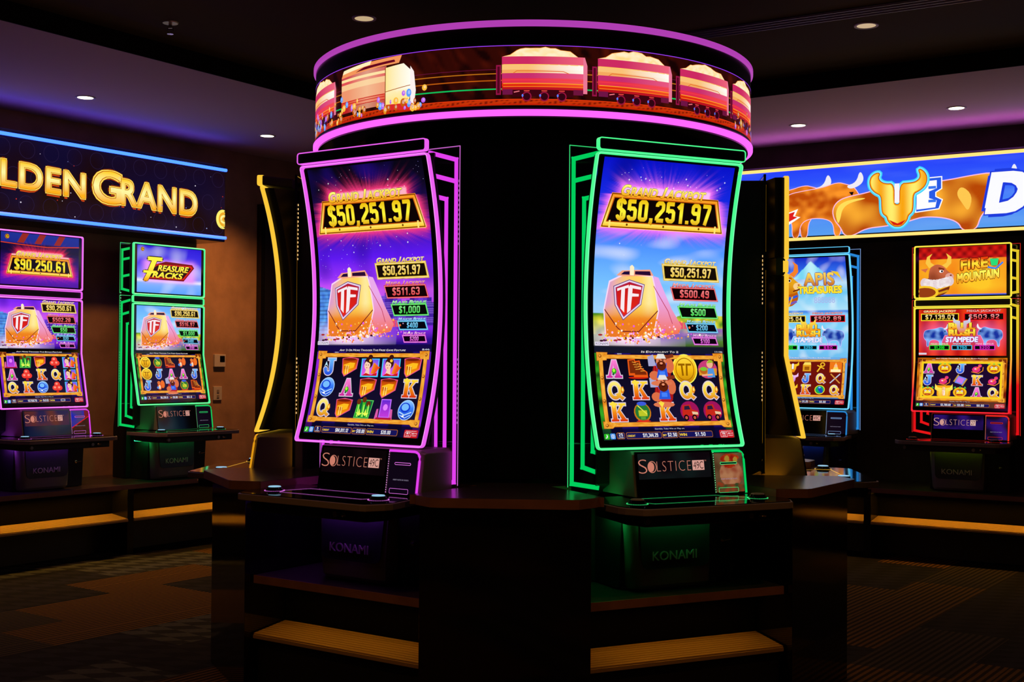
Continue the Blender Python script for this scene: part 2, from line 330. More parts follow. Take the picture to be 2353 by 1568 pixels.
def sym(A, k, cx, cz, s, sx=None):
    p, e, l = A.poly, ell, A.line
    def wallet():
        p([(-.48, .42), (0, .5), (.48, .42), (.42, -.1), (-.28, -.5), (-.42, -.3)], S(235, 80, 140), 2)
        p([(-.44, .38), (0, .44), (.43, .38), (.37, -.08), (-.26, -.44), (-.38, -.28)], vgrad([(-.45, S(255, 180, 20)), (0, S(235, 110, 10)), (.4, S(170, 50, 5))]), 3, .012)
        p([(-.36, .1), (0, .22), (.3, .2), (.24, -.04), (-.05, -.12), (-.32, -.1)], S(255, 190, 30), 4); p([(-.32, .06), (-.02, .02), (-.04, -.14), (-.3, -.12)], S(200, 90, 5), 5)
        for q in (-.2, -.08): l([(q, .05), (q, -.34)], .05, S(255, 230, 120), 6)
        p(e(-.02, .38, .38, .07, 14), S(120, 30, 10), 5)
    def ring():
        p(e(0, 0, .44, .5, 22, rot=-.3), S(170, 210, 255), 2)
        p(e(0, 0, .4, .46, 22, rot=-.3), vgrad([(-.5, S(10, 40, 200)), (.1, S(60, 130, 250)), (.5, S(150, 210, 255))]), 3, .012)
        p(e(-.06, .12, .27, .24, 16), S(20, 60, 210), 4); p(e(-.06, .14, .2, .17, 14), S(120, 190, 255), 5)
        l([(-.34, -.1), (-.05, -.24), (.3, -.1)], .05, S(190, 225, 255), 5); l([(-.28, -.26), (0, -.38), (.26, -.24)], .04, S(190, 225, 255), 5); p(e(-.12, -.3, .07, .05, 8), WHITE, 6)
    def lady(b=True):
        if b:
            p(rect(-.52, .5, -.5, .42), S(70, 200, 250), 2); p(rect(-.45, .45, -.43, .38), vgrad([(-.4, S(240, 90, 230)), (.4, S(90, 90, 240))]), 3)
        p(e(-.1, .2, .24, .28, 16), S(60, 18, 12), 4); p(e(-.02, .5, .13, .12, 12), S(60, 18, 12), 4); p(e(-.16, .08, .17, .23, 14), S(250, 205, 180), 5); p([(-.2, -.1), (-.02, -.08), (.02, -.42), (-.3, -.42)], S(250, 205, 180), 4)
        p([(-.3, .3), (.02, .34), (.06, .1), (-.05, .2)], S(60, 18, 12), 6); p(e(-.22, .1, .035, .02, 6), DK, 7); p(e(-.09, .1, .035, .02, 6), DK, 7); p(e(-.17, -.04, .04, .02, 6), S(220, 20, 40), 7)
        p(e(.0, .32, .08, .08, 8), S(255, 200, 50), 7); p([(-.42, -.44), (-.2, -.3), (.1, -.4), (.42, -.28), (.42, -.44)], S(200, 25, 30), 5)
        for q in (0, 1, 2): p([(.08+q*.08, -.34), (.16+q*.08, -.34), (.34+q*.12, .16-q*.08), (.2+q*.08, .22-q*.08)], S(240, 140-30*q, 30), 6+q*.2)
    def bamboo():
        p([(-.5, -.48), (.36, -.48), (.5, .42), (-.38, .46)], S(90, 210, 90), 2); p([(-.46, -.44), (.34, -.44), (.45, .38), (-.34, .42)], S(10, 100, 60), 3)
        for q, w_ in ((-.3, 0), (0, .1), (.26, -.1)):
            p([(q-.12, -.42), (q+.08, -.42), (q+.06, .25+w_), (q-.1, .25+w_)], S(60, 190, 40), 4); p([(q-.03, -.4), (q+.03, -.4), (q+.02, .2), (q-.02, .2)], S(210, 250, 120), 5); p(e(q-.02, .34+w_, .12, .14, 12), S(110, 45, 15), 5)
        for q in (-.2, .15): p([(q, -.36), (q+.2, -.2), (q+.05, -.22), (q, 0), (q-.06, -.22), (q-.2, -.18)], S(240, 255, 90), 6)
    def seat():
        p([(-.28, -.42), (.34, -.42), (.3, .5), (-.26, .5)], S(190, 110, 250), 2); p([(-.22, -.36), (.28, -.36), (.25, .45), (-.21, .45)], vgrad([(-.4, S(200, 60, 220)), (.5, S(90, 40, 210))]), 3)
        for q in (-1, 1): p([(q*.32, -.4), (q*.5, -.5), (q*.44, .0), (q*.34, .02)], S(220, 90, 170), 4)
        p(rect(-.4, .45, -.5, -.4), S(180, 20, 60), 5); p(e(.03, .1, .13, .16, 10), S(230, 130, 255), 4)
    def boots():
        for dx, dz in ((-.12, .04), (.12, -.04)):
            p([(-.36+dx, .42+dz), (0+dx, .46+dz), (.06+dx, .1+dz), (.34+dx, -.1+dz), (.36+dx, -.36+dz), (-.34+dx, -.36+dz)], S(235, 90, 20), 3+dx)
            p([(-.3+dx, .36+dz), (-.04+dx, .4+dz), (0+dx, .06+dz), (.28+dx, -.12+dz), (.3+dx, -.24+dz), (-.28+dx, -.24+dz)], S(120, 40, 10), 4+dx)
            for q in range(4): l([(-.14+dx+q*.05, .3+dz-q*.12), (.04+dx+q*.06, .26+dz-q*.1)], .03, S(240, 170, 60), 5+dx)
        p(e(0, -.42, .5, .06, 12), S(200, 30, 10), 2)
    def jack():
        p([(-.52, .42), (-.3, .5), (-.2, .1), (-.5, .1)], S(170, 170, 210), 3); l([(-.3, .34), (.1, .46)], .07, S(150, 80, 30), 2)
        p(e(0, -.12, .36, .4, 18), S(190, 30, 30), 3); p([(-.22, -.3), (.24, -.3), (.2, .05), (.1, .08), (0, -.06), (-.12, .06)], S(40, 90, 220), 4); l([(-.16, .05), (-.2, .2)], .05, S(40, 90, 220), 4.2); l([(.16, .06), (.2, .2)], .05, S(40, 90, 220), 4.2); p(rect(-.1, .12, -.22, -.08), S(70, 130, 250), 4.5)
        for q in (-.32, -.24, .26, .32): l([(q, -.34), (q, .1)], .02, S(120, 10, 15), 3.5)
        p(e(.32, .12, .18, .26, 14), S(220, 110, 70), 4); p(e(-.3, -.22, .2, .16, 12), S(220, 110, 70), 4); p(e(0, .26, .2, .24, 16), S(225, 130, 90), 5)
        p(e(0, .12, .19, .17, 14), S(95, 30, 10), 6); p(e(0, .20, .06, .04, 8), S(235, 150, 110), 6.5); p(e(0, .13, .07, .02, 8), S(60, 10, 5), 6.6); p([(-.2, .36), (.2, .36), (.12, .52), (-.12, .52)], S(230, 225, 220), 6); p(e(-.07, .3, .03, .02, 6), DK, 7); p(e(.07, .3, .03, .02, 6), DK, 7)
        l([(.05, .38), (.46, .46)], .12, S(130, 50, 25), 5); p(e(-.05, -.48, .42, .1, 12), S(225, 120, 80), 5)
    def coin():
        p(e(0, 0, .5, .52, 28), S(255, 250, 90), 2); p(e(0, 0, .46, .48, 28), vgrad([(-.5, S(190, 120, 5)), (0, S(250, 190, 20)), (.5, S(255, 225, 70))]), 3, .012); l(e(0, 0, .36, .38, 24), .03, S(170, 110, 5), 4, True)
        l([(-.24, .16), (-.02, .16)], .07, S(150, 95, 0), 4); l([(-.12, .16), (-.1, -.2)], .07, S(150, 95, 0), 4); l([(.06, .16), (.24, .16)], .07, S(150, 95, 0), 4); l([(.08, .14), (.06, -.2)], .07, S(150, 95, 0), 4)
    def girl():
        p(e(0, 0, .5, .46, 20), S(200, 60, 120), 2); p(rect(-.46, .46, -.3, .05), S(220, 150, 40), 3); p(e(.12, .26, .17, .2, 14), S(240, 180, 140), 5); p([(-.04, .3), (.12, .5), (.3, .34), (.26, .44), (.1, .48)], S(160, 190, 40), 6)
        p(e(.16, .3, .2, .22, 14), S(120, 50, 20), 4); p([(.0, .05), (.3, .05), (.36, -.4), (-.05, -.4)], S(80, 150, 220), 5); p(e(-.22, -.06, .2, .18, 12), S(190, 100, 30), 5); p(e(-.22, .02, .18, .1, 12), S(120, 200, 50), 6); l([(-.3, -.3), (.2, -.26)], .08, S(240, 180, 140), 6)
    def truck():
        p(e(0, 0, .48, .5, 20), S(160, 20, 90), 2); p([(-.4, -.2), (-.34, .3), (.05, .34), (.12, .1), (.4, .02), (.42, -.22)], S(200, 40, 25), 3); p([(-.28, .08), (-.25, .26), (-.02, .28), (.04, .1)], S(40, 30, 60), 4)
        p([(.1, .0), (.4, -.04), (.4, -.16), (.12, -.14)], S(230, 200, 160), 4)
        for q in (-.22, .2): p(e(q, -.3, .13, .15, 12), DK, 4); p(e(q, -.3, .07, .08, 10), S(200, 90, 60), 5)
    def pack():
        p(e(0, -.02, .42, .46, 18), S(200, 120, 20), 2); p(e(0, 0, .36, .4, 18), S(40, 120, 50), 3); p(e(0, .4, .24, .1, 12), S(60, 90, 220), 4); p(rect(-.2, .22, -.2, .08), S(190, 200, 40), 4); l([(-.2, .3), (.2, -.1)], .05, S(230, 230, 80), 5); p(rect(-.12, .12, -.36, -.22), S(90, 160, 60), 4); p([(-.36, -.44), (0, -.3), (.36, -.44), (0, -.52)], S(220, 50, 30), 2.5)
    def squirrel():
        p(e(.22, .1, .2, .36, 14), S(240, 110, 30), 3); p(e(-.1, -.1, .2, .32, 14), S(220, 80, 20), 4); p(e(-.14, .24, .15, .15, 12), S(240, 120, 50), 5); p(e(-.1, -.14, .1, .2, 10), S(250, 220, 180), 5); p(e(-.18, .28, .03, .03, 6), DK, 6); p(e(-.26, -.2, .12, .12, 8), S(90, 140, 230), 5)
    def clover():
        for a in (90, 210, 330): q = math.radians(a); p(e(.2*math.cos(q), .2*math.sin(q)+.02, .24, .22, 14), S(240, 60, 50), 3+a/999); p(e(.2*math.cos(q)-.04, .2*math.sin(q)+.06, .1, .09, 10), S(255, 150, 130), 5)
        p([(-.05, -.1), (.05, -.1), (.12, -.48), (-.12, -.48)], S(200, 30, 30), 3)
    def bomb():
        p(e(-.08, -.1, .3, .26, 16), S(230, 50, 120), 3); p(e(.18, .22, .14, .14, 12), S(230, 50, 120), 4); l([(.18, .2), (-.1, -.1)], .12, S(255, 120, 60), 4); l([(-.4, -.3), (.1, -.42), (.4, -.2), (.42, .1)], .05, S(255, 150, 30), 5); p(e(-.14, -.04, .08, .07, 8), S(255, 190, 220), 6)
    def scroll():
        p([(-.42, -.2), (.2, -.42), (.44, .18), (-.2, .42)], S(120, 140, 240), 3); p([(-.3, -.12), (.12, -.28), (.28, .12), (-.14, .28)], S(210, 120, 230), 4); l([(-.46, -.1), (-.16, .46)], .1, S(200, 150, 60), 5); l([(.16, -.46), (.46, .1)], .1, S(200, 150, 60), 5)
    def lion():
        p(e(0, 0, .5, .44, 18), S(250, 190, 20), 3); p(e(0, -.02, .36, .32, 16), S(200, 110, 10), 4); p(e(0, -.06, .26, .2, 14), S(255, 225, 60), 5)
        for q in (-.16, .16): p(e(q, .1, .08, .08, 8), WHITE, 6); p(e(q, .1, .035, .04, 6), DK, 7)
        p(rect(-.2, .2, -.24, -.14), S(190, 30, 20), 6)
        for q in (-.36, 0, .36): p([(q-.1, .34), (q+.1, .34), (q, .52)], S(80, 200, 80), 5)
    def horns(c0=S(255, 210, 40), c1=S(240, 130, 10)):
        p([(-.5, .5), (-.36, .28), (-.1, .24), (-.1, -.22), (.1, -.22), (.1, .24), (.36, .28), (.5, .5), (.52, .16), (.3, .04), (.28, -.2), (.14, -.5), (-.14, -.5), (-.28, -.2), (-.3, .04), (-.52, .16)], vgrad([(-.5, c1), (.3, c0)]), 4, .015)
        p(rect(-.08, .08, -.2, .3), S(250, 250, 255), 3)
    def jar():
        p(rect(-.34, .34, -.4, .2), S(230, 160, 30), 3); p([(-.34, .2), (-.2, .44), (.3, .44), (.34, .2)], S(255, 225, 100), 4); p(rect(-.2, .2, -.28, .04), S(160, 90, 10), 4)
    def ankh():
        l(e(.1, .24, .16, .16, 12), .09, S(245, 190, 40), 4, True); l([(.0, .1), (-.3, -.4)], .12, S(245, 190, 40), 4); l([(-.3, .14), (.22, -.14)], .1, S(245, 190, 40), 5)
    def scarab():
        p(e(0, 0, .42, .42, 18), S(250, 220, 40), 3); p(e(0, 0, .36, .36, 18), S(20, 170, 90), 4); p(e(.05, 0, .16, .34, 14, rot=.5), S(30, 60, 190), 5); p(e(-.02, .2, .1, .08, 8), S(120, 200, 255), 6)
    def swords():
        l([(-.38, -.4), (.36, .4)], .1, S(190, 200, 220), 4); l([(.38, -.4), (-.36, .4)], .1, S(220, 150, 60), 5)
    def queen():
        p(rect(-.5, .5, -.48, .48), S(240, 120, 20), 3); p([(-.3, -.4), (0, .44), (.3, -.4)], S(255, 220, 90), 4); p(e(0, .12, .13, .16, 12), S(250, 190, 150), 5); p(rect(-.4, .4, -.44, -.2), S(255, 240, 180), 5)
    D = dict(wallet=wallet, ring=ring, lady=lady, bamboo=bamboo, seat=seat, boots=boots, jack=jack, coin=coin, girl=girl, truck=truck, pack=pack, squirrel=squirrel,
             clover=clover, bomb=bomb, scroll=scroll, lion=lion, horns=horns, jar=jar, ankh=ankh, scarab=scarab, swords=swords, queen=queen,
             pinkhorns=lambda: horns(S(250, 200, 250), S(180, 60, 210)), shield=lambda: (p([(-.42, .4), (.42, .4), (.38, -.2), (0, -.5), (-.38, -.2)], S(250, 170, 20), 3), horns(S(255, 240, 90), S(245, 160, 20))))
    if k in 'AKQJ': letter(A, k, cx, cz, s*.86)
    else: sub(A, cx, cz, s, D[k], sx)

# ------------------------------------------------------------ display pictures (metres on the 0.614 m wide panel)
def title(A, t, x0, x1, z0, z1, col, dark=DK):
    A.caps(t, x0, x1, z0, z1, col, 6, out=dark, shear=0.25, bold=0.035, ow=0.03)
def plaque(A, P, t, val, col, dark, tz, w_=0.005):
    """P: four corners tl,tr,br,bl"""
    A.poly(grow(P, w_*.8), lambda x, z: mixc(col, dark, .35+.6*nz3(x, z, 60)), 2, .03); A.line(P, w_*.6, mixc(col, WHITE, .35), 3, True); A.poly(grow(P, -w_*.8), mixc(S(6, 2, 6), dark, .06), 4)
    (tlx, tlz), (trx, trz), (brx, brz), (blx, blz) = P
    ww = trx-tlx; h = tlz-blz
    iw = min(ww*.76, len(val)*h*.42); cx = (tlx+brx)/2+ww*.0
    A.digits(val, cx-iw/2, cx+iw/2, blz+h*.20, tlz-h*.16, vgrad([(blz, mixc(col, dark, .25)), (tlz, mixc(col, WHITE, .25))]), 6)
    title(A, t, tlx+ww*.03, trx+ww*.02, tz[0], tz[1], vgrad([(tz[0], mixc(col, dark, .2)), (tz[1], mixc(col, WHITE, .55))]))
def sign_big(A, val, x0=-.286, x1=.282, z0=1.928, dx=.036, h=.128):
    P = [(x0+dx, z0+h), (x1-dx, z0+h), (x1, z0), (x0, z0)]
    A.poly(grow(P, .004), vgrad([(z0, S(255, 190, 20)), (z0+.02, S(255, 240, 110)), (z0+h, S(250, 150, 20))]), 2, .02)
    for k in range(4): a = P[k]; b = P[(k+1) % 4]; A.line([a, b], .004, S(120, 50, 5), 3)
    Q = [(P[0][0]+.012, P[0][1]-.016), (P[1][0]-.012, P[1][1]-.016), (P[2][0]-.022, P[2][1]+.022), (P[3][0]+.022, P[3][1]+.022)]
    A.poly(grow(Q, .004), S(190, 80, 5), 3.3); A.poly(Q, S(14, 4, 4), 4)
    for q in (.2, .5, .8): A.poly(ell(x0+(x1-x0)*q, z0+.011, .0045), S(110, 50, 0), 4)
    for q in (0.06, .94): A.poly(rect(x0+(x1-x0)*q-.004, x0+(x1-x0)*q+.004, z0-.005, z0+.026), S(255, 230, 120), 4)
    A.digits(val, x0+.058, x1-.062, z0+.027, z0+.110, vgrad([(z0+.02, S(225, 150, 5)), (z0+.06, S(255, 250, 60)), (z0+.11, S(240, 190, 10))]), 7, out=S(90, 50, 0), ow=.03)
    title(A, 'GRAND JACKPOT', x0+.075, x1-.085, z0+h-.004, z0+h+.036, vgrad([(z0+h-.004, S(245, 170, 10)), (z0+h+.036, S(255, 255, 120))]))
def in_trap(x, z, x0=-.286, x1=.282, z0=1.928, h=.15):
    dx = max(x0-x, x-x1, 0); dz = max(z0-z, z-(z0+h), 0); return math.hypot(dx, dz)
def glow(x, z, c, base, r=.024, gz=0.0, **kw):
    zz = z-kw.get('z0', 1.928); hh = .128; sh = min(max(zz, 0), hh)*.28+(.045 if zz > hh else 0); kw = dict(kw); kw['x0'] = kw.get('x0', -.286)+sh; kw['x1'] = kw.get('x1', .282)-sh
    d = in_trap(x, z-gz, **kw); a = math.atan2(z-gz-1.99, x); k = 1+.5*nz3(math.cos(a)*6, math.sin(a)*6, 3)+.35*nz3(math.cos(a)*30, math.sin(a)*30, 2)
    t = math.exp(-(d/(r*max(.3, k)))**1.5); return mixc(base, mixc(c, WHITE, max(0, t-.85)*2.8), min(1, t*1.05))
def star(x, z, thr=.985, seed=1):
    h = math.sin(round(x/.005)*127.1+round(z/.005)*311.7+seed)*43758.5453; h -= math.floor(h); return h > thr
def sky_night(x, z):
    c = ramp([(1.44, S(25, 8, 90)), (1.50, S(60, 20, 170)), (1.56, S(120, 30, 220)), (1.68, S(215, 90, 245)), (1.74, S(150, 50, 250)), (1.82, S(95, 25, 240)), (1.90, S(60, 20, 190)), (1.99, S(35, 12, 90)), (2.1, S(14, 8, 34)), (2.2, S(8, 5, 18))], z)
    c = mixc(c, S(40, 10, 150), max(0, nz3(x, z, 9, 2))*.7)
    return c
def sky_day(x, z):
    c = ramp([(1.44, S(40, 60, 30)), (1.545, S(120, 190, 60)), (1.555, S(170, 215, 250)), (1.70, S(120, 195, 255)), (1.85, S(80, 150, 255)), (1.93, S(50, 90, 250)), (2.05, S(20, 40, 225)), (2.2, S(8, 14, 200))], z)
    if 1.55 < z < 1.95: c = mixc(c, WHITE, max(0, nz3(x*.6, z*1.8, 9, 5)+.1)*.9)
    if z > 2.1: c = mixc(c, S(3, 5, 120), max(0, nz3(x, z, 7, 3)))
    return c
def bg_mid(night, ztop, sign=True):
    sk = sky_night if night else sky_day; gc = S(255, 60, 130) if night else S(250, 120, 250)
    def f(x, z):
        c = sk(x, z)
        if night and 1.50 < z < 1.72 and x < -.14:      # blue tower left
            if z < 1.705-(x+.31)*.25: c = mixc(S(30, 60, 200), S(110, 190, 255), .5+.5*nz3(x*2, z, 28, 1)); c = c if (z*60 % 1) > .3 else mixc(c, S(10, 10, 80), .5)
        if night and 1.53 < z < 1.62+.05*abs(math.sin(round(x/.022)*2.7)) and x > 0: c = mixc(S(110, 60, 215), S(60, 25, 150), .5+.5*math.sin(round(x/.022)*5)) if (z*110 % 1) > .35 or (x*130 % 1) < .5 else S(170, 120, 240)
        if not night and z < 1.585+.012*nz3(x, 0, 20) and z > 1.5: c = mixc(S(70, 140, 30), S(240, 230, 60), .5+nz3(x, z, 30))
        if x < .12 and z < 1.56:                          # bright spill round the wheels
            t = math.exp(-((x+.13)/.17)**2-((z-1.49)/.045)**2); c = mixc(c, S(255, 225, 250), t*1.1)
        if z < 1.535 and x > -.12: t = max(0, 1-abs(z-1.505+(.1-x)*.1)/.045); c = mixc(c, S(140, 40, 230) if night else S(130, 40, 200), .8*t*(1 if x > 0 else .4))
        if z < 1.46: c = mixc(c, S(20, 8, 70) if night else S(20, 22, 40), min(1, (1.462-z)/.012+.4))
        if sign and z > 1.84: c = glow(x, z, gc, c, h=.155)
        return c
    return f
def train(A, night):
    g = vgrad([(1.49, S(235, 120, 40)), (1.56, S(240, 130, 30)), (1.64, S(250, 200, 60)), (1.74, S(255, 235, 190))])
    side = lambda x, z: mixc(S(235, 170, 235), S(245, 110, 60), (1.66-z)/.16)
    A.poly([(-.03, 1.74), (-.008, 1.735), (.058, 1.61), (.105, 1.54), (.09, 1.51), (-.02, 1.49)], side, 2, .02)
    for k in range(6): A.poly([(.06+k*.028, 1.565-k*.004), (.085+k*.028, 1.562-k*.004), (.085+k*.028, 1.53-k*.001), (.06+k*.028, 1.53)], S(235, 70+k*8, 110), 1.5)
    A.poly([(-.262, 1.60), (-.238, 1.715), (-.175, 1.744), (-.035, 1.744), (-.022, 1.70), (-.002, 1.60), (-.03, 1.49), (-.255, 1.49)], S(250, 215, 245), 2.5)
    A.poly([(-.256, 1.60), (-.233, 1.71), (-.173, 1.738), (-.04, 1.738), (-.028, 1.70), (-.008, 1.60), (-.036, 1.492), (-.25, 1.492)],
           (lambda x, z: mixc(g(x, z), mixc(mixc(S(255, 190, 120), S(215, 150, 215), max(0, (-.15-x)*9)), mixc(S(255, 225, 80), S(255, 250, 200), max(0, .6-abs(x+.05)*14)), max(0, min(1, .5+(x+.13)*5))), max(0, min(1, (z-1.57)/.06)))), 3, .02)
    A.poly([(-.205, 1.738), (-.18, 1.758), (-.05, 1.766), (-.032, 1.742), (-.17, 1.735)], S(245, 160, 130), 4); A.poly([(-.185, 1.742), (-.17, 1.754), (-.145, 1.756), (-.145, 1.742)], S(30, 10, 60), 5); A.poly([(-.12, 1.744), (-.12, 1.757), (-.05, 1.759), (-.045, 1.742)], S(40, 10, 50), 5)
    A.poly([(-.143, 1.74), (-.145, 1.775), (-.135, 1.782), (-.125, 1.773), (-.125, 1.74)], S(255, 240, 200), 6)
    A.line([(-.256, 1.60), (-.2, 1.53), (-.18, 1.515), (-.10, 1.515), (-.01, 1.60)], .004, S(120, 30, 30), 5); A.line([(-.03, 1.70), (.04, 1.60), (.06, 1.55)], .003, S(190, 60, 90), 5)
    sh = [(-.215, 1.693), (-.145, 1.720), (-.076, 1.703), (-.09, 1.625), (-.172, 1.563), (-.208, 1.62)]
    A.poly(grow(sh, .003), S(90, 60, 130), 6); A.poly(sh, S(235, 215, 240), 7); A.poly(grow(sh, -.006), S(170, 40, 90), 8); A.poly(grow(sh, -.010), vgrad([(1.58, S(235, 40, 20)), (1.71, S(190, 20, 30))]), 9)
    wt = S(250, 235, 240)
    A.poly([(-.202, 1.685), (-.148, 1.702), (-.148, 1.690), (-.165, 1.686), (-.168, 1.59), (-.185, 1.606), (-.182, 1.682), (-.2, 1.675)], wt, 10)
    A.poly([(-.142, 1.702), (-.09, 1.694), (-.09, 1.683), (-.13, 1.688), (-.131, 1.668), (-.1, 1.666), (-.101, 1.656), (-.132, 1.655), (-.138, 1.60), (-.155, 1.588), (-.15, 1.69)], wt, 10)
    rr = random.Random(3)
    for k in range(230):
        x = rr.gauss(-.08, .11); z = 1.468+abs(rr.gauss(0, .034))+(.02 if x > -.05 else 0)
        if not -.3 < x < .2 or z > 1.61: continue
        c = rr.choice([S(255, 200, 60), S(255, 150, 40), S(255, 245, 230), S(250, 120, 60), S(255, 190, 240), S(230, 90, 230)])
        A.poly(ell(x, z, rr.uniform(.0015, .0055), n=7), c, 11)
    for k in range(16): x = rr.uniform(-.28, 0); A.poly(ell(x, rr.uniform(1.475, 1.5), rr.uniform(.005, .012), .004, n=8), rr.choice([S(60, 15, 40), S(170, 40, 40), S(255, 250, 250)]), 10.5)
def mid(A, night, vals):
    train(A, night)
    G = [('GRAND JACKPOT', GOLD, S(90, 60, 0), [(.009, 1.788), (.268, 1.788), (.282, 1.729), (.020, 1.729)], (1.792, 1.813)),
         ('MEGA JACKPOT', S(245, 25, 35), S(70, 0, 0), [(.053, 1.697), (.265, 1.697), (.281, 1.648), (.069, 1.648)], (1.699, 1.716)),
         ('MAXI BONUS', S(40, 235, 60), S(0, 50, 5), [(.089, 1.620), (.268, 1.620), (.282, 1.576), (.106, 1.576)], (1.622, 1.636)),
         ('MAJOR BONUS', S(60, 200, 250), S(0, 30, 70), [(.125, 1.552), (.267, 1.552), (.281, 1.518), (.138, 1.518)], (1.554, 1.566)),
         ('MINI BONUS', S(235, 60, 225), S(50, 0, 60), [(.154, 1.494), (.270, 1.494), (.279, 1.467), (.165, 1.467)], (1.496, 1.508))]
    for (t, c, d, P, tz), v in zip(G, vals): plaque(A, P, t, v, c, d, tz, .006 if t[0] == 'G' else .004)
    A.poly(rect(-.305, -.242, 1.457, 1.472), S(235, 225, 245), 12); A.text('KONAMI', -.301, -.246, 1.460, 1.4695, S(60, 45, 70), 13, bold=.0)
def bot(A, night, reels, info, credit, lines, bg=None, fr=None):
    def f(x, z):
        c = (mixc(S(60, 15, 150), S(150, 40, 220), .5+.9*nz3(x*2, z, 12)) if night else mixc(S(20, 60, 20), S(60, 190, 40), .4+.9*nz3(x, z*2, 18))) if abs(x) > .27 else S(30, 14, 110) if (int(x*14+7) % 2 == 0) else S(14, 8, 48)
        if bg: c = bg(x, z)
        if z < 1.13: c = mixc(c, S(10, 6, 36), .85)
        return c
    A.paint(-.307, .307, 1.088, 1.428 if not bg else 1.44, f, .008)
    A.poly(rect(-.28, .28, 1.15, 1.412), vgrad([(1.15, S(22, 16, 50)), (1.41, S(10, 6, 22))]) if fr is None else fr, 1)
    gf = lambda x, z: mixc(S(225, 130, 20), S(255, 190, 70), .5+nz3(x*.6, z*3, 70))
    for P in (rect(-.272, .272, 1.406, 1.421), rect(-.262, .272, 1.139, 1.155), rect(-.290, -.273, 1.15, 1.41), rect(.273, .290, 1.15, 1.41),
              [(-.299, 1.397), (-.255, 1.400), (-.25, 1.43), (-.299, 1.431)], [(.299, 1.397), (.255, 1.400), (.25, 1.43), (.299, 1.431)], [(-.299, 1.133), (-.26, 1.133), (-.235, 1.15), (-.25, 1.157), (-.299, 1.160)], [(.299, 1.129), (.262, 1.131), (.235, 1.150), (.25, 1.157), (.299, 1.158)]):
        A.poly(grow(P, .0015), S(120, 45, 5), 2); A.poly(P, gf, 2.6, .02)
    for x, z in [(-.284, 1.416), (.284, 1.416), (-.284, 1.145), (.284, 1.143), (-.281, 1.33), (.281, 1.33), (-.281, 1.24), (.281, 1.24)]: A.poly(ell(x, z, .0068, n=12), S(120, 55, 10), 3); A.poly(ell(x-.001, z+.001, .0045, n=10), S(240, 160, 60), 3.5)
    for c, colm in enumerate(reels):
        for r, k in enumerate(colm):
            if k: sym(A, k.strip('!'), -.226+c*.1115, 1.365-r*.085, .082 if not k.endswith('!') else .118, .094 if not k.endswith('!') else .12)
    hw = min(.18, .0052*len(info)); A.caps(info, -hw, hw, 1.4305, 1.4385, S(235, 225, 220), 5, bold=.01, shear=.12)
    A.text('Gamble, Take Win or Play on.', -.07, .07, 1.1245, 1.1315, S(210, 210, 225), 5, bold=0)
    nv = S(22, 20, 90); og = S(190, 110, 20); wt = S(230, 230, 235)
    A.poly(rrect(-.304, -.281, 1.092, 1.113, .004), S(40, 190, 30), 3); A.text('♪', -.298, -.288, 1.096, 1.110, wt, 4, bold=.02); A.poly(rrect(-.277, -.254, 1.092, 1.114, .004), S(70, 150, 240), 3); A.line(ell(-.2655, 1.103, .007, n=12), .002, wt, 4, True); A.text('i', -.267, -.264, 1.099, 1.107, wt, 4)
    for x0, x1 in ((-.248, -.212), (-.205, -.043), (-.039, .033), (.037, .2)):
        A.poly(rrect(x0, x1, 1.092, 1.117, .006), og, 3); A.poly(rrect(x0+.0018, x1-.0018, 1.0938, 1.1152, .005), nv, 4)
    A.digits(lines, -.230-.005*len(lines), -.230+.005*len(lines), 1.103, 1.114, wt, 6); A.text('LINES', -.241, -.219, 1.0955, 1.1005, wt, 6, bold=0)
    A.text('CREDIT', -.2, -.165, 1.1, 1.107, GOLD, 6, bold=.02); A.digits(credit[0], -.13, -.06, 1.0975, 1.112, wt, 6); A.text('BET', -.036, -.02, 1.1, 1.107, GOLD, 6, bold=.02)
    A.digits(credit[1], -.015, .028, 1.0975, 1.112, wt, 6); A.text('WIN', .041, .075, 1.099, 1.109, GOLD, 6, bold=.02); A.digits(credit[2], .115, .165, 1.0975, 1.112, wt, 6)
    A.poly(rrect(.234, .303, 1.088, 1.119, .005), S(205, 25, 35), 3); A.text('SELECT DENOM', .243, .294, 1.112, 1.1155, wt, 4, bold=0); A.line(rrect(.239, .270, 1.092, 1.110, .003), .0013, wt, 4, True)
    A.text('$1' if night else '10c', .247, .262, 1.102, 1.108, wt, 5); A.text('GAME', .246, .263, 1.095, 1.099, wt, 5, bold=0); A.text('$1+1', .276, .298, 1.102, 1.108, wt, 5); A.text('CREDIT', .275, .299, 1.095, 1.099, wt, 5, bold=0)
    A.text('DEMO', -.205, -.185, 1.4225, 1.4275, wt, 5, bold=0)
def clock(A, t): A.text(t, .262, .299, 1.434, 1.4405, S(230, 230, 235), 5, bold=.01)

REEL1 = [['J', 'ring', 'Q'], ['wallet', 'A', 'wallet'], ['lady', 'wallet', 'bamboo'], ['lady', 'wallet', 'seat'], ['wallet', 'K', 'ring']]
REEL2 = [['A', 'Q', 'K'], ['boots', 'K', 'pack'], ['jack!', 'jack!', 'K'], ['coin!', 'Q', 'truck'], ['girl', 'Q', 'truck']]
REELA = [['seat', 'A', 'Q'], ['bamboo', 'clover', 'K'], ['wallet', 'K', 'ring'], ['clover', 'Q', 'clover'], ['lady', 'lady', 'lady']]
REELB = [['coin', 'coin', 'J'], ['pack', 'J', 'squirrel'], ['boots', 'A', 'jack!'], ['squirrel', 'A', 'pack'], ['squirrel', 'J', 'boots']]
REELC = [['horns', 'pinkhorns', 'horns'], ['horns', 'pinkhorns', 'horns'], ['jar', 'J', 'K'], ['ankh', 'Q', 'scarab'], ['queen', 'swords', 'Q']]
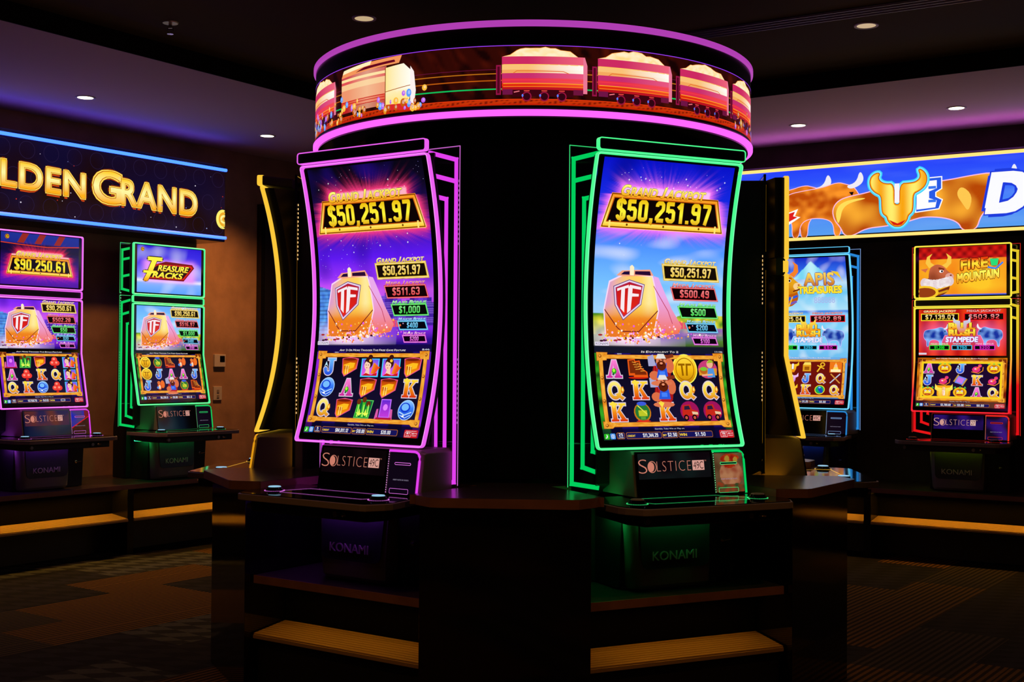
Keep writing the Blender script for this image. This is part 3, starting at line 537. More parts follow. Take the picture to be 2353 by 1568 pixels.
REELD = [['A', 'J', 'lion'], ['lion', 'bomb', 'shield!'], ['J', 'scroll', 'lion'], ['bomb', 'K', 'A'], ['lion', 'bomb', 'Q']]

def small_g(A, x, z, r=.016):
    A.poly(ell(x, z, r), S(200, 110, 10), 9); A.poly(ell(x, z, r*.78), S(50, 20, 0), 10); A.text('G', x-r*.5, x+r*.5, z-r*.55, z+r*.55, GOLD, 11)
def art49_tt(night, jackpot, vals, reels, info, credit, lines, tm):
    A = Art(); A.paint(-.307, .307, 1.428, 2.192, bg_mid(night, 2.19), .004)
    sign_big(A, jackpot); mid(A, night, vals); bot(A, night, reels, info, credit, lines); clock(A, tm)
    rr = random.Random(5)
    for k in range(150 if night else 24):
        x = rr.uniform(-.3, .3); z = rr.uniform(1.72, 2.18)
        if in_trap(x, z) > .03: A.poly(ell(x, z, rr.uniform(.0006, .0013), n=5), mixc(S(150, 140, 255), WHITE, rr.random()), 1)
    for k in range(20):
        x = rr.uniform(-.28, .28); z = rr.choice([rr.uniform(1.83, 1.92), rr.uniform(2.09, 2.14)]); q = rr.uniform(.002, .005)
        A.poly([(x-q, z), (x, z-q*.3), (x+q, z), (x, z+q*.3)], WHITE, 3); A.poly([(x-q*.3, z), (x, z-q), (x+q*.3, z), (x, z+q)], WHITE, 3)
    return A
def art27_tt(night, top, vals, reels, info, credit, lines, logo):
    A = Art(); b = bg_mid(night, 1.8, False); A.paint(-.300, .300, 1.455, 1.787, b, .006)
    A.tf(0, .0, 1); A.base = 0
    A.tf(0, 1.455*.07, 1, .93); mid(A, night, vals); A.tf(0, 0, 1); bot(A, night, reels, info, credit, lines)
    if logo:
        def f(x, z):
            c = ramp([(1.88, S(90, 160, 255)), (1.96, S(130, 180, 255)), (1.975, S(240, 240, 255)), (2.0, S(120, 140, 255)), (2.1, S(60, 50, 240)), (2.25, S(25, 15, 215))], z)
            t = math.exp(-(max(abs(x+.0)-.2, 0)/.05)**2-(max(abs(z-2.05)-.055, 0)/.03)**2); return mixc(mixc(c, S(235, 150, 250), t), WHITE, max(0, nz3(x, z, 8, 4))*.5)
        A.paint(-.30, .30, 1.885, 2.235, f, .006)
        A.poly([(-.17, 2.09), (-.04, 2.125), (.21, 2.115), (.23, 2.09), (.13, 1.985), (-.2, 1.985)], S(120, 10, 5), 3); A.poly([(-.19, 2.035), (-.13, 2.10), (.2, 2.105), (.215, 2.09), (.13, 1.995), (-.22, 1.995)], S(225, 25, 20), 4)
        A.poly([(-.19, 2.035), (-.12, 2.092), (.18, 2.095), (.2, 2.085), (.12, 2.003), (-.2, 2.003)], S(40, 5, 5), 5)
        gy = lambda x, z: mixc(S(250, 150, 10), S(255, 245, 70), .5+20*(z-2.05) if z > 2.045 else .5+20*(z-2.0))
        A.text('T', -.2, -.08, 2.045, 2.145, gy, 8, bold=.05, shear=.35, out=DK); A.text('REASURE', -.115, .175, 2.052, 2.095, gy, 8, bold=.03, shear=.3, out=DK)
        A.text('T', -.24, -.13, 1.975, 2.045, gy, 8, bold=.05, shear=.35, out=DK); A.text('RACKS', -.165, .12, 2.0, 2.042, gy, 8, bold=.03, shear=.3, out=DK)
    else:
        def f(x, z):
            c = ramp([(1.88, S(70, 20, 150)), (1.94, S(90, 15, 190)), (2.02, S(50, 10, 120)), (2.12, S(16, 8, 50)), (2.165, S(12, 8, 60)), (2.17, S(25, 40, 140)), (2.24, S(30, 50, 150))], z)  # blue band along the top is a reflection painted into the picture
            return glow(x, z, S(255, 40, 90), c, .022, z0=1.965, h=.145, x0=-.25, x1=.25)
        A.paint(-.30, .30, 1.885, 2.235, f, .006)
        A.tf(.0, .187, .88, .92); sign_big(A, top); A.tf(0, 0, 1)
        A.line([(-.3, 2.165), (-.15, 2.158), (.05, 2.152), (.3, 2.17)], .006, S(220, 60, 20), 3)
        for x, q in ((-.18, .03), (-.05, .05), (.1, .04)): A.poly([(x, 2.17), (x+.04, 2.235), (x+.09, 2.235), (x+.05, 2.17)], S(150, 40, 30), 2)
    small_g(A, -.255, 2.205)
    return A
def bullbody(A, x0, z0, w_, h, c1=S(255, 165, 45), c2=S(190, 75, 8), layer=2, flip=False, out=S(255, 190, 220)):
    P = [(0, .55), (.05, .68), (.25, .72), (.5, .75), (.7, .82), (.80, .78), (.9, .74), (.99, .55), (.96, .46), (.88, .50), (.83, .42), (.78, .30), (.74, .22), (.73, 0), (.66, 0), (.65, .2), (.55, .28), (.35, .30), (.22, .22), (.2, 0), (.12, 0), (.12, .25), (.05, .3), (0, .4)]
    F = (lambda p: (x0+(1-p[0])*w_, z0+p[1]*h)) if flip else (lambda p: (x0+p[0]*w_, z0+p[1]*h))
    Q = smooth([F(p) for p in P]); col = lambda x, z: mixc(c2, c1, .5+.35*math.sin((z-z0)/h*9+x*6)+.8*nz3(x, z, 9/max(h, .3)))
    A.poly(grow(Q, h*.012), out, layer); A.poly(Q, col, layer+.5, max(.012, h*.06))
    A.poly(smooth([F(p) for p in [(.80, .76), (.93, .80), (.975, .99), (1.03, .86), (.99, .76), (.86, .70)]]), S(240, 235, 245), layer+1)
    A.poly([F(p) for p in [(.84, .66), (.90, .66), (.88, .60)]], DK, layer+1)
def bullrush(A, blue, vals):
    """grand and mega plaques, bull logo, three bonus plaques in the 1.455 to 1.787 band"""
    for x0, x1, t, v, c, d in ((-.285, -.02, 'GRAND JACKPOT', vals[0], GOLD, S(60, 40, 0)), (.015, .285, 'MEGA JACKPOT', vals[1], S(240, 20, 30), S(60, 0, 0))):
        A.poly(rect(x0, x1, 1.705, 1.758), c, 3); A.poly(rect(x0+.006, x1-.006, 1.711, 1.752), S(10, 3, 3), 4); A.digits(v, x0+.03, x1-.03, 1.716, 1.748, vgrad([(1.716, c), (1.748, mixc(c, WHITE, .4))]), 6); A.text(t, x0+.02, x1-.02, 1.762, 1.78, mixc(c, WHITE, .35), 6, bold=.03, out=DK)
    for sg in (-1, 1):
        sub(A, sg*.185, 1.60, 1.0, lambda: bullbody(A, -.08, -.08, .17, .17, S(140, 190, 255), S(20, 50, 160), 3, flip=sg > 0, out=S(230, 190, 255)))
    for t, z in (('BULL', 1.645), ('RUSH', 1.598)):
        A.text(t, -.088, .088, z, z+.042, vgrad([(z, S(240, 130, 10)), (z+.03, S(255, 230, 70))]), 8, bold=.06, out=S(60, 20, 0))
    sub(A, 0, 1.675, .115, lambda: (A.poly([(-.5, .5), (-.36, .28), (-.1, .24), (-.1, -.22), (.1, -.22), (.1, .24), (.36, .28), (.5, .5), (.52, .16), (.3, .04), (.28, -.2), (.14, -.5), (-.14, -.5), (-.28, -.2), (-.3, .04), (-.52, .16)], vgrad([(-.5, S(235, 120, 10)), (.4, S(255, 230, 80)) if blue else (.4, S(190, 220, 255))]), 10, .015)))
    A.text('STAMPEDE', -.11, .11, 1.553, 1.588, S(240, 240, 255), 9, bold=.04, shear=.1, out=S(60, 70, 200))
    for x0, x1, v, c, t in ((-.225, -.085, vals[2], S(40, 235, 50), 'MAXI BONUS'), (-.07, .07, vals[3], S(60, 200, 240), 'MAJOR BONUS'), (.085, .225, vals[4], S(235, 40, 200), 'MINI BONUS')):
        A.poly(rect(x0, x1, 1.496, 1.53), c, 4); A.poly(rect(x0+.005, x1-.005, 1.501, 1.525), S(5, 5, 8), 5); A.digits(v, x0+.035, x1-.035, 1.504, 1.522, c, 6); A.text(t, x0+.01, x1-.01, 1.533, 1.545, mixc(c, WHITE, .4), 6, bold=.02)
    A.poly(rect(-.30, -.245, 1.462, 1.475), S(220, 215, 230), 6)
def bullface(A, cx, cz, s, c1, c2, horn, out):
    """generic horned bull head, three-quarter view looking right"""
    F = lambda L: [(cx+p[0]*s, cz+p[1]*s) for p in L]
    A.poly(F(ell(-.1, -.55, .62, .5, 18)), c2, 2); A.poly(smooth(F([(-.5, -.2), (-.42, .35), (-.1, .5), (.22, .4), (.4, .15), (.62, .0), (.66, -.22), (.4, -.42), (.0, -.5), (-.35, -.45)])), lambda x, z: mixc(c2, c1, .6+.5*(z-cz)/s+.5*nz3(x, z, 12)), 4, .03)
    A.poly(F([(-.45, .3), (-.62, .55), (-.55, .85), (-.3, 1.0), (-.42, .8), (-.38, .58), (-.2, .45)]), horn, 5); A.poly(F([(.15, .42), (.35, .55), (.42, .8), (.34, 1.0), (.58, .82), (.58, .52), (.36, .28)]), horn, 5)
    A.poly(F(ell(.5, -.12, .2, .17, 14)), mixc(c1, WHITE, .25), 6); A.poly(F(ell(.56, -.06, .05, .035, 8)), c2, 7); A.poly(F(ell(.12, .14, .1, .07, 12)), WHITE, 6); A.poly(F(ell(.15, .14, .045, .055, 8)), DK, 7)
    A.poly(F([(-.02, .25), (.26, .2), (.26, .27), (.0, .34)]), c2, 7); A.line(F([(.3, -.33), (.62, -.24)]), .05*s, S(90, 10, 10), 7); A.poly(F([(-.62, .1), (-.85, .25), (-.5, .3)]), c1, 4)
    A.line(F([(-.6, -.5), (-.1, -.75), (.45, -.55)]), .1*s, out, 5); A.line(F([(-.65, -.7), (-.1, -.95), (.4, -.8)]), .1*s, mixc(out, c2, .3), 5)
def art_apis():
    A = Art()
    def f(x, z):
        c = ramp([(1.428, S(110, 190, 240)), (1.6, S(130, 210, 250)), (1.76, S(120, 205, 250)), (1.79, S(60, 120, 230)), (1.80, S(170, 225, 250)), (1.93, S(110, 200, 245)), (2.0, S(190, 225, 250)), (2.08, S(50, 110, 240)), (2.2, S(15, 20, 190))], z)
        c = mixc(c, WHITE, max(0, nz3(x, z, 13, 9))*.6)
        if 2.03 < z < 2.165-abs(x-.04)*.9: c = mixc(S(120, 215, 245), S(190, 240, 250), .5+.5*math.sin(x*40))
        return c
    A.paint(-.307, .307, 1.428, 2.192, f, .006)
    bullface(A, -.16, 2.0, .17, S(250, 190, 30), S(190, 90, 10), S(245, 130, 40), S(40, 90, 220))
    for k in range(5): A.line([(-.23+k*.02, 1.83), (-.2+k*.02, 1.9)], .009, S(30, 80, 210) if k % 2 else S(250, 200, 40), 5)
    A.text('APIS', -.02, .21, 1.985, 2.075, vgrad([(1.985, S(200, 110, 40)), (2.07, S(255, 215, 90))]), 8, bold=.03, out=S(70, 60, 160), ow=.03)
    A.poly([(.19, 2.09), (.245, 2.08), (.28, 2.0), (.255, 2.04)], S(240, 200, 40), 9); A.text('TREASURES', -.07, .265, 1.925, 1.975, S(255, 225, 50), 8, bold=.05, out=S(70, 35, 5), ow=.04)
    A.text('888888', .05, .21, 1.85, 1.895, S(170, 180, 235), 3, bold=0)
    bullrush(A, True, ['$7,125.04', '$502.89', '$600', '$250', '$50']); bot(A, True, REELC, 'ANY 3 OR MORE TRIGGER THE BULL RUSH FEATURE', ('$18.00', '$1.25', '$0.00'), '50', bg=lambda x, z: S(110, 170, 230) if z > 1.13 else S(15, 20, 90), fr=S(110, 18, 10))
    return A
def art_fire():
    A = Art()
    A.paint(-.30, .30, 1.885, 2.235, lambda x, z: mixc(mixc(S(215, 25, 15), S(130, 10, 5), .5+.5*math.sin(x*90)*math.sin(z*90)) if z > 2.15 else mixc(S(245, 110, 15), S(255, 200, 40), .4+.8*math.exp(-((x-.1)/.12)**2-((z-2.0)/.08)**2)+.4*nz3(x, z, 10)), S(60, 90, 220), 1 if z < 1.897 else 0), .006)
    A.tf(-.16, 2.04, 1.0); bullface(A, 0, 0, .15, S(215, 110, 70), S(120, 45, 20), S(250, 200, 70), S(245, 180, 30))
    for k in range(9): A.poly(ell(-.1+k*.022, -.06-.012*math.sin(k*.5), .03, .035, 12), S(245, 235, 235) if k % 2 else S(225, 205, 210), 8)
    A.poly(ell(-.1, -.13, .1, .05, 16), S(250, 200, 40), 8.5); A.poly(ell(-.1, -.13, .08, .035, 16), S(150, 60, 20), 8.7); A.tf(0, 0, 1)
    A.text('FIRE', -.005, .175, 2.065, 2.135, vgrad([(2.065, S(245, 110, 10)), (2.11, S(255, 235, 60)), (2.14, S(230, 60, 10))]), 10, bold=.035, out=S(90, 10, 0), ow=.05, tilt=.1)
    A.text('MOUNTAIN', -.03, .25, 1.975, 2.035, vgrad([(1.975, S(255, 150, 20)), (2.04, S(255, 245, 90))]), 10, bold=.05, out=S(90, 10, 0), ow=.06, tilt=.12)
    A.poly(ell(.222, 2.115, .035, .032, 14), S(200, 60, 20), 9); A.poly([(.2, 2.09), (.24, 2.09), (.25, 2.14), (.19, 2.14)], S(40, 220, 120), 11); A.line([(.18, 2.08), (.23, 2.07), (.275, 2.11)], .012, S(60, 130, 240), 11)
    A.paint(-.30, .30, 1.455, 1.787, lambda x, z: mixc(mixc(S(190, 20, 15), S(240, 60, 20), .5+.5*math.sin(x*55)), S(255, 120, 190), math.exp(-((abs(x)-.17)/.1)**2-((z-1.6)/.08)**2)*.7), .006)
    bullrush(A, False, ['$7,139.07', '$503.92', '$1,200', '$750', '$200']); bot(A, False, REELD, 'ANY MORE TRIGGER THE BULL RUSH FEATURE', ('$3,789.82', '$3.00', '$0.00'), '5', bg=lambda x, z: mixc(S(230, 130, 10), S(120, 20, 5), .5+nz3(x, z, 14)), fr=S(28, 8, 44))
    A.line([(-.27, 1.405), (-.27, 1.158), (.27, 1.158), (.27, 1.405)], .014, S(250, 210, 30), 5, True)
    return A

# ------------------------------------------------------------ room
DL = Vector((.518, .8554, 0)); NL = Vector((.8554, -.518, 0)); PL = Vector((-3.115, 2.365, 0))      # left bench edge line, facing the room
DR = Vector((.8832, -.469, 0)); NR = Vector((-.469, -.8832, 0)); PR = Vector((2.73, 2.84, 0))
def frame_map(P, D, N): return lambda p: tuple(P+D*p[0]-N*p[1]+Vector((0, 0, p[2])))     # (along, behind, up)
FL = frame_map(PL, DL, NL); FR = frame_map(PR, DR, NR)
RL = math.atan2(DL.y, DL.x); RR = math.atan2(DR.y, DR.x)

def carpet_mat():
    m = mat('patterned carpet', (0.05, 0.04, 0.035), 0.95, spec=0.1); nt = m.node_tree; p = nt.nodes['Principled BSDF']; N = nt.nodes.new; Lk = nt.links.new
    tc = N('ShaderNodeTexCoord'); mp = N('ShaderNodeMapping'); mp.inputs['Rotation'].default_value[2] = math.radians(-58.8); Lk(tc.outputs['Object'], mp.inputs['Vector'])
    br = N('ShaderNodeTexBrick'); br.inputs['Scale'].default_value = 1.0; br.inputs['Brick Width'].default_value = 1.0; br.inputs['Row Height'].default_value = 0.46; br.inputs['Mortar Size'].default_value = 0.0
    br.inputs['Color1'].default_value = (0, 0, 0, 1); br.inputs['Color2'].default_value = (1, 1, 1, 1); br.offset = 0.37; Lk(mp.outputs[0], br.inputs['Vector'])
    r = N('ShaderNodeValToRGB'); r.color_ramp.interpolation = 'CONSTANT'; e = r.color_ramp.elements
    e[0].color = (.010, .010, .014, 1); e[1].position = .74; e[1].color = (.13, .062, .008, 1)
    for q, c in ((.2, (.050, .055, .045, 1)), (.36, (.009, .008, .009, 1)), (.55, (.045, .034, .020, 1))): k = e.new(q); k.color = c
    Lk(br.outputs['Color'], r.inputs['Fac'])
    wv = N('ShaderNodeTexWave'); wv.wave_type = 'RINGS'; wv.inputs['Scale'].default_value = 9; wv.inputs['Distortion'].default_value = 0.6
    sc = N('ShaderNodeVectorMath'); sc.operation = 'FRACTION'; Lk(mp.outputs[0], sc.inputs[0]); Lk(sc.outputs[0], wv.inputs['Vector'])
    ck = N('ShaderNodeTexChecker'); ck.inputs['Scale'].default_value = 6; ck.inputs['Color1'].default_value = (.4, .4, .4, 1); ck.inputs['Color2'].default_value = (1.5, 1.5, 1.5, 1)
    mp2 = N('ShaderNodeMapping'); mp2.inputs['Rotation'].default_value[2] = math.radians(58); mp2.inputs['Scale'].default_value = (1, 2.2, 1); Lk(tc.outputs['Object'], mp2.inputs['Vector']); Lk(mp2.outputs[0], ck.inputs['Vector'])
    gt = N('ShaderNodeMath'); gt.operation = 'GREATER_THAN'; gt.inputs[1].default_value = 0.6; Lk(br.outputs['Color'], gt.inputs[0])
    st = N('ShaderNodeValToRGB'); st.color_ramp.elements[0].position = .4; st.color_ramp.elements[1].position = .6; st.color_ramp.elements[0].color = (.15, .15, .15, 1); st.color_ramp.elements[1].color = (1.4, 1.4, 1.4, 1); Lk(wv.outputs['Fac'], st.inputs['Fac'])
    sel = N('ShaderNodeMix'); sel.data_type = 'RGBA'; Lk(gt.outputs[0], sel.inputs['Factor']); Lk(ck.outputs['Color'], sel.inputs['A']); Lk(st.outputs['Color'], sel.inputs['B'])
    nz = N('ShaderNodeTexNoise'); nz.inputs['Scale'].default_value = 60; nz.inputs['Detail'].default_value = 8; Lk(tc.outputs['Object'], nz.inputs['Vector'])
    ml = N('ShaderNodeMix'); ml.data_type = 'RGBA'; ml.blend_type = 'MULTIPLY'; ml.inputs['Factor'].default_value = 1; Lk(r.outputs['Color'], ml.inputs['A']); Lk(sel.outputs['Result'], ml.inputs['B'])
    m2 = N('ShaderNodeMix'); m2.data_type = 'RGBA'; m2.blend_type = 'MULTIPLY'; m2.inputs['Factor'].default_value = .6; Lk(ml.outputs['Result'], m2.inputs['A']); Lk(nz.outputs['Fac'], m2.inputs['B'])
    Lk(m2.outputs['Result'], p.inputs['Base Color']); b = N('ShaderNodeBump'); b.inputs['Strength'].default_value = .3; Lk(nz.outputs['Fac'], b.inputs['Height']); Lk(b.outputs['Normal'], p.inputs['Normal'])
    return m
b = MB(); b.box(-9, 9, -9, 10, -.1, 0); tag(b.build('floor', carpet_mat()), kind='structure')
ZS, ZU = 3.17, 3.28
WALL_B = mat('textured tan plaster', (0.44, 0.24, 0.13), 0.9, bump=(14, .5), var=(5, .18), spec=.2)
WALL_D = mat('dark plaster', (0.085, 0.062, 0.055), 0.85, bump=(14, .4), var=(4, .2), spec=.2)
SOFF = mat('pale ceiling paint', (0.66, 0.46, 0.47), 0.9, bump=(40, .1), spec=.2)
CEILD = mat('dark ceiling paint', (0.075, 0.052, 0.012), 0.9, bump=(40, .1), spec=.2)
def wall(name, m, F, a0, a1, off=.75, z1=ZU):
    b = MB(F); b.box(a0, a1, off, off+.12, 0, z1); tag(b.build(name, m), kind='structure')
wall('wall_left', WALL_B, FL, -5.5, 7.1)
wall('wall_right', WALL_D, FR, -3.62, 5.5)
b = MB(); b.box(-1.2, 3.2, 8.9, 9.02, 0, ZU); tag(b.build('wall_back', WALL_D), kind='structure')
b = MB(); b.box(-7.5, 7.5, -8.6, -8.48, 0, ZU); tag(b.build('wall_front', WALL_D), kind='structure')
# ceiling: low border over the wall machines, higher tray in the middle
b = MB(); b.box(-9, 9, -9, 10, ZU, ZU+.1); tag(b.build('ceiling', CEILD), kind='structure')
def sofo(F, a0, a1, o0, o1, name):
    b = MB(F); b.box(a0, a1, o0, o1, ZS, ZU+.02); tag(b.build(name, SOFF), kind='structure')
# tray edge lines, measured on the plan
eL0, eL1 = Vector((-2.82, .20, 0)), Vector((-1.63, 2.29, 0)); eR0, eR1 = Vector((1.33, 2.32, 0)), Vector((2.82, 1.48, 0))
dl = (eL1-eL0).normalized(); dr = (eR1-eR0).normalized()
def cross2(p, d, q, e): den = d.x*e.y-d.y*e.x; t = ((q.x-p.x)*e.y-(q.y-p.y)*e.x)/den; return p+d*t
corner = cross2(eL0, dl, eR0, dr)
far = 8.0
Lf = eL0-dl*5.2; Rf = eR0+dr*4.6
outL = Vector(FL((-5.5, .8, 0))); outC = Vector((-3.9, 9.5, 0)); outC2 = Vector((4.4, 9.5, 0)); outR = Vector(FR((5.5, .8, 0)))
for nm, poly in (('trim_1', [Lf, corner, outC, outL]), ('trim_2', [corner, Rf, outR, outC2, outC])):
    b = MB(); b.prism([(p.x, p.y) for p in poly], ZS, ZU+.02); tag(b.build(nm, SOFF), kind='structure')
FASC = mat('shaded tray fascia', (0.010, 0.007, 0.003), 0.9, spec=.05, bump=(40, .1))  # tray edge lies in shade; that shade is painted in as black
for nm, p0, p1, dd in (('trim_3', Lf, corner, dl), ('trim_4', corner, Rf, dr)):
    nn = Vector((dd.y, -dd.x, 0)); q = [p0, p1, p1+nn*.012, p0+nn*.012]
    b = MB(); b.prism([(p.x, p.y) for p in q], ZS-.001, ZU-.001); tag(b.build(nm, FASC), kind='structure')
# doors
def door(name, F, a0, a1, ztop, leaf_off=.742):
    b = MB(F); b.box(a0, a1, leaf_off-.04, leaf_off+.02, 0.005, ztop); o = tag(b.build(name, BLACKM), kind='structure')
    b = MB(F); hx = a0+.08; b.tube([(hx, leaf_off-.05, 1.03), (hx, leaf_off-.10, 1.03), (hx+.13, leaf_off-.10, 1.03)], .009); b.build('handle', CHROME, o, True)
    b = MB(F); t = .045
    for q in ((a0-t, a0), (a1, a1+t)): b.box(q[0], q[1], leaf_off-.05, leaf_off+.01, 0.005, ztop+t)
    b.box(a0, a1, leaf_off-.05, leaf_off+.01, ztop, ztop+t); b.build('door_frame', BLACK, o)
door('door_1', FL, 2.12, 3.15, 2.70); door('door_2', FL, 4.98, 5.78, 2.42)
b = MB(FL); b.box(-5.5, 7.1, .735, .75, 0, .1); tag(b.build('baseboard_left', BLACKM), kind='structure')
b = MB(FR); b.box(-3.62, 5.5, .735, .75, 0, .1); tag(b.build('baseboard_right', BLACKM), kind='structure')

# ------------------------------------------------------------ ceiling fittings
LAMP = neon('downlight glow', (1.0, .80, .52), 6.0, 'NONE'); LAMPD = neon('dimmed downlight glow', (1.0, .72, .40), .55, 'NONE')
RIM = mat('white fitting', (.6, .55, .5), .4)
def downlight(x, y, z, label, dim, power):
    t = thing('downlight', label, 'ceiling light', (x, y, z), 0, 'recessed ceiling downlights')
    b = MB(); R = []
    for r, zz in ((.052, .0), (.052, -.004), (.066, -.006), (.068, 0)): R.append([(r*math.cos(2*PI*k/32), r*math.sin(2*PI*k/32), zz) for k in range(32)])
    b.loft(R, cap=False); b.build('trim_ring', RIM, t, True)
    b = MB(); b.cyl((0, 0), .052, -.003, .0, 32); b.build('diffuser', LAMPD if dim else LAMP, t)
    ld = bpy.data.lights.new('downlight_lamp', 'SPOT'); ld.energy = power; ld.color = DOWN_WARM; ld.spot_size = math.radians(115); ld.spot_blend = .8; ld.shadow_soft_size = .045
    lo = bpy.data.objects.new('downlight_lamp', ld); COL.objects.link(lo); lo.parent = t; lo.location = (0, 0, -.02)
downlight(-3.18, 2.10, ZS, 'downlight in the pale ceiling border, farther left of the two above the golden sign', False, DOWN_POWER*16)
downlight(-2.33, 3.57, ZS, 'downlight in the pale ceiling border just past the right end of the golden sign', False, DOWN_POWER*27)
downlight(1.78, 3.30, ZS, 'downlight in the pale ceiling border beside the right end of the round display', False, DOWN_POWER*.9)
downlight(2.77, 2.71, ZS, 'downlight in the pale ceiling border above the letter D of the bull sign', False, DOWN_POWER*.9)
downlight(-.975, .66, ZU, 'dimmed downlight in the dark upper ceiling, up and left of the round display', True, DOWN_POWER*.35)
downlight(1.80, .95, ZU, 'dimmed downlight in the dark upper ceiling on the right side', True, DOWN_POWER*.6)
for k, (x, y) in enumerate([(-3.4, -3.2), (-1.2, -3.3), (1.6, -3.2), (3.6, -3.2), (-2.2, -6.6), (.4, -7.0), (3.0, -6.6)]):  # unseen lamps added as warm fill for the island front
    downlight(x, y, ZU, 'added fill downlight over the floor in front of the island, outside the view', True, DOWN_POWER*FRONT_FILL)
t = thing('sprinkler', 'small fire sprinkler head hanging from the dark upper ceiling at left', 'sprinkler', (-2.08, .69, ZU))
b = MB(); b.cyl((0, 0), .042, -.006, 0, 28, .045); b.build('escutcheon', mat('brassy fitting', (.5, .42, .16), .35, metal=.6), t, True)
b = MB(); b.cyl((0, 0), .010, -.03, -.006, 12); b.tube([(-.014, 0, -.03), (-.016, 0, -.045), (0, 0, -.062)], .003); b.tube([(.014, 0, -.03), (.016, 0, -.045), (0, 0, -.062)], .003); b.cyl((0, 0), .018, -.066, -.062, 16); b.box(-.014, .014, -.003, .003, -.033, -.028); b.build('frame', CHROME, t, True)
q0, q1 = Vector((.77, 1.06, 0)), Vector((1.92, .47, 0)); dq = (q1-q0).normalized(); nq = Vector((dq.y, -dq.x, 0)); qs = q0-dq*.9; ql = 4.2
t = thing('slot_diffuser', 'long triple-slot air diffuser set in the dark upper ceiling', 'air vent', (qs.x, qs.y, ZU), math.atan2(dq.y, dq.x))
b = MB(); b.box(0, ql, -.006, .15, -.003, 0); b.build('backing', BLACKM, t)
for k in range(4):
    b = MB(); b.box(0, ql, .0+k*.046, .004+k*.046, -.014, -.003); b.build('fin', mat('diffuser fin', (.35, .33, .36), .35, metal=.5), t)

# ------------------------------------------------------------ benches along the walls, and island base
LED = neon('amber led strip', (1.0, .46, .045), 62.0); LEDI = neon('dim amber led strip', (1.0, .46, .045), 13.0)
RIB = mat('ribbed bronze tread', (.40, .25, .07), .55)
def footplate(F, x0, x1, name, parent):
    """ribbed sloping plate: y is distance behind the shelf edge"""
    b = MB(F); n = 9; P = []
    for k in range(n):
        a, c = k/n, (k+1)/n; y = lambda t: .187*(1-t); z = lambda t: .279-.024*t-.010*t*0
        P += [(y(a), z(a)), (y(a+.78/n), z(a+.78/n)), (y(a+.80/n), z(a+.8/n)-.006), (y(c)+.0004, z(c)-.006)]
    P += [(0, .235), (.187, .235)]
    b.loft([[(x, p[0], p[1]) for p in P] for x in (x0, x1)]); return b.build(name, RIB, parent)
def led(F, x0, x1, y, z, parent, m, name='led_strip'):
    b = MB(F); b.box(x0, x1, y+.020, y+.024, z-.009, z); b.build('led_baffle', MATTE, parent)  # added unseen lip that keeps the strip's light off the panel behind
    b = MB(F); b.box(x0, x1, y, y+.010, z-.003, z); return b.build(name, m, parent)
def bench(F, P, D, N, rz, a0, a1, legs, label):
    t = thing('machine_bench', label, 'bench', tuple(P+D*((a0+a1)/2)-N*.35), rz)
    o = Vector(t.location); c, s = math.cos(-rz), math.sin(-rz)
    def G(p): q = Vector(F(p))-o; return (q.x*c-q.y*s, q.x*s+q.y*c, q.z)
    b = MB(G); b.box(a0, a1, .004, .74, .470, .497); b.build('bench_top', TOPLAM, t)
    b = MB(G); b.box(a0, a1, 0, .004, .464, .497); b.build('edge_band', EDGE, t)
    b = MB(G); b.box(a0, a1, .19, .72, .236, .466); b.build('carcass', MATTE, t)
    b = MB(G); b.box(a0, a1, .22, .70, .002, .236); b.build('kickboard', BLACKM, t)
    ls = [a0]+legs+[a1]
    for u, v in zip(ls, ls[1:]): footplate(G, u+.028, v-.028, 'footplate', t); led(G, u+.05, v-.05, .05, .4685, t, LED)
    for u in legs:
        b = MB(G); b.box(u-.026, u+.026, .012, .188, .002, .466); b.build('leg', BLACK, t)
bench(FL, PL, DL, NL, RL, -3.6, 1.95, [-2.6, -1.2, .222, 1.72], 'long low black bench with amber lit footplate along the tan left wall')
bench(FR, PR, DR, NR, RR, -2.4, 4.2, [-1.9, -.548, .85, 2.25, 3.65], 'long low black bench with amber lit footplate along the dark right wall')

isl = thing('island_base', 'black six-sided base of the round machine island with lit footplates between its posts', 'machine base', (0, 0, 0))
def rotm(ang):
    a = math.radians(ang); n = (math.cos(a), math.sin(a)); r = (-n[1], n[0])
    return lambda p: (r[0]*p[0]+n[0]*p[1], r[1]*p[0]+n[1]*p[1], p[2])      # (lateral, radial, up)
for ang in (-90, -30, 30, 90, 150, 210):
    F = rotm(ang); b = MB(F); b.prism([(-.32, 1.475), (.32, 1.475), (.275, 1.397), (.0, .92), (-.275, 1.397)], .002, .852); b.build('post', GLOSS, isl, bevel=.003)
for ang in (-120, -60, 0, 60, 120, 180):
    F0 = rotm(ang); F = (lambda F0: lambda p: F0((p[0], 1.397-p[1], p[2])))(F0)
    b = MB(F); b.box(-.45, .45, .004, .50, .470, .497); b.build('shelf', TOPLAM, isl)
    b = MB(F); b.box(-.45, .45, 0, .004, .464, .497); b.build('edge_band', EDGE, isl)
    b = MB(F); b.box(-.45, .45, .19, .205, .236, .468); b.build('back_panel', MATTE, isl)
    footplate(F, -.45, .45, 'footplate', isl); led(F, -.40, .40, .05, .4685, isl, LEDI)
    b = MB(F); b.box(-.45, .45, .03, .06, .002, .238); b.build('kickboard', BLACKM, isl)
b = MB(); b.prism([(.86*math.cos(math.radians(a)), .86*math.sin(math.radians(a))) for a in range(30, 390, 60)], .50, 2.38)
b.build('core', HOUS, isl, bevel=.004)
for ang in (-90, -30, 30, 90, 150, 210):          # glossy infill panels between the machines
    b = MB(rotm(ang)); b.box(-.20, .20, .862, .872, .90, 2.36); b.build('infill_panel', HOUS, isl)
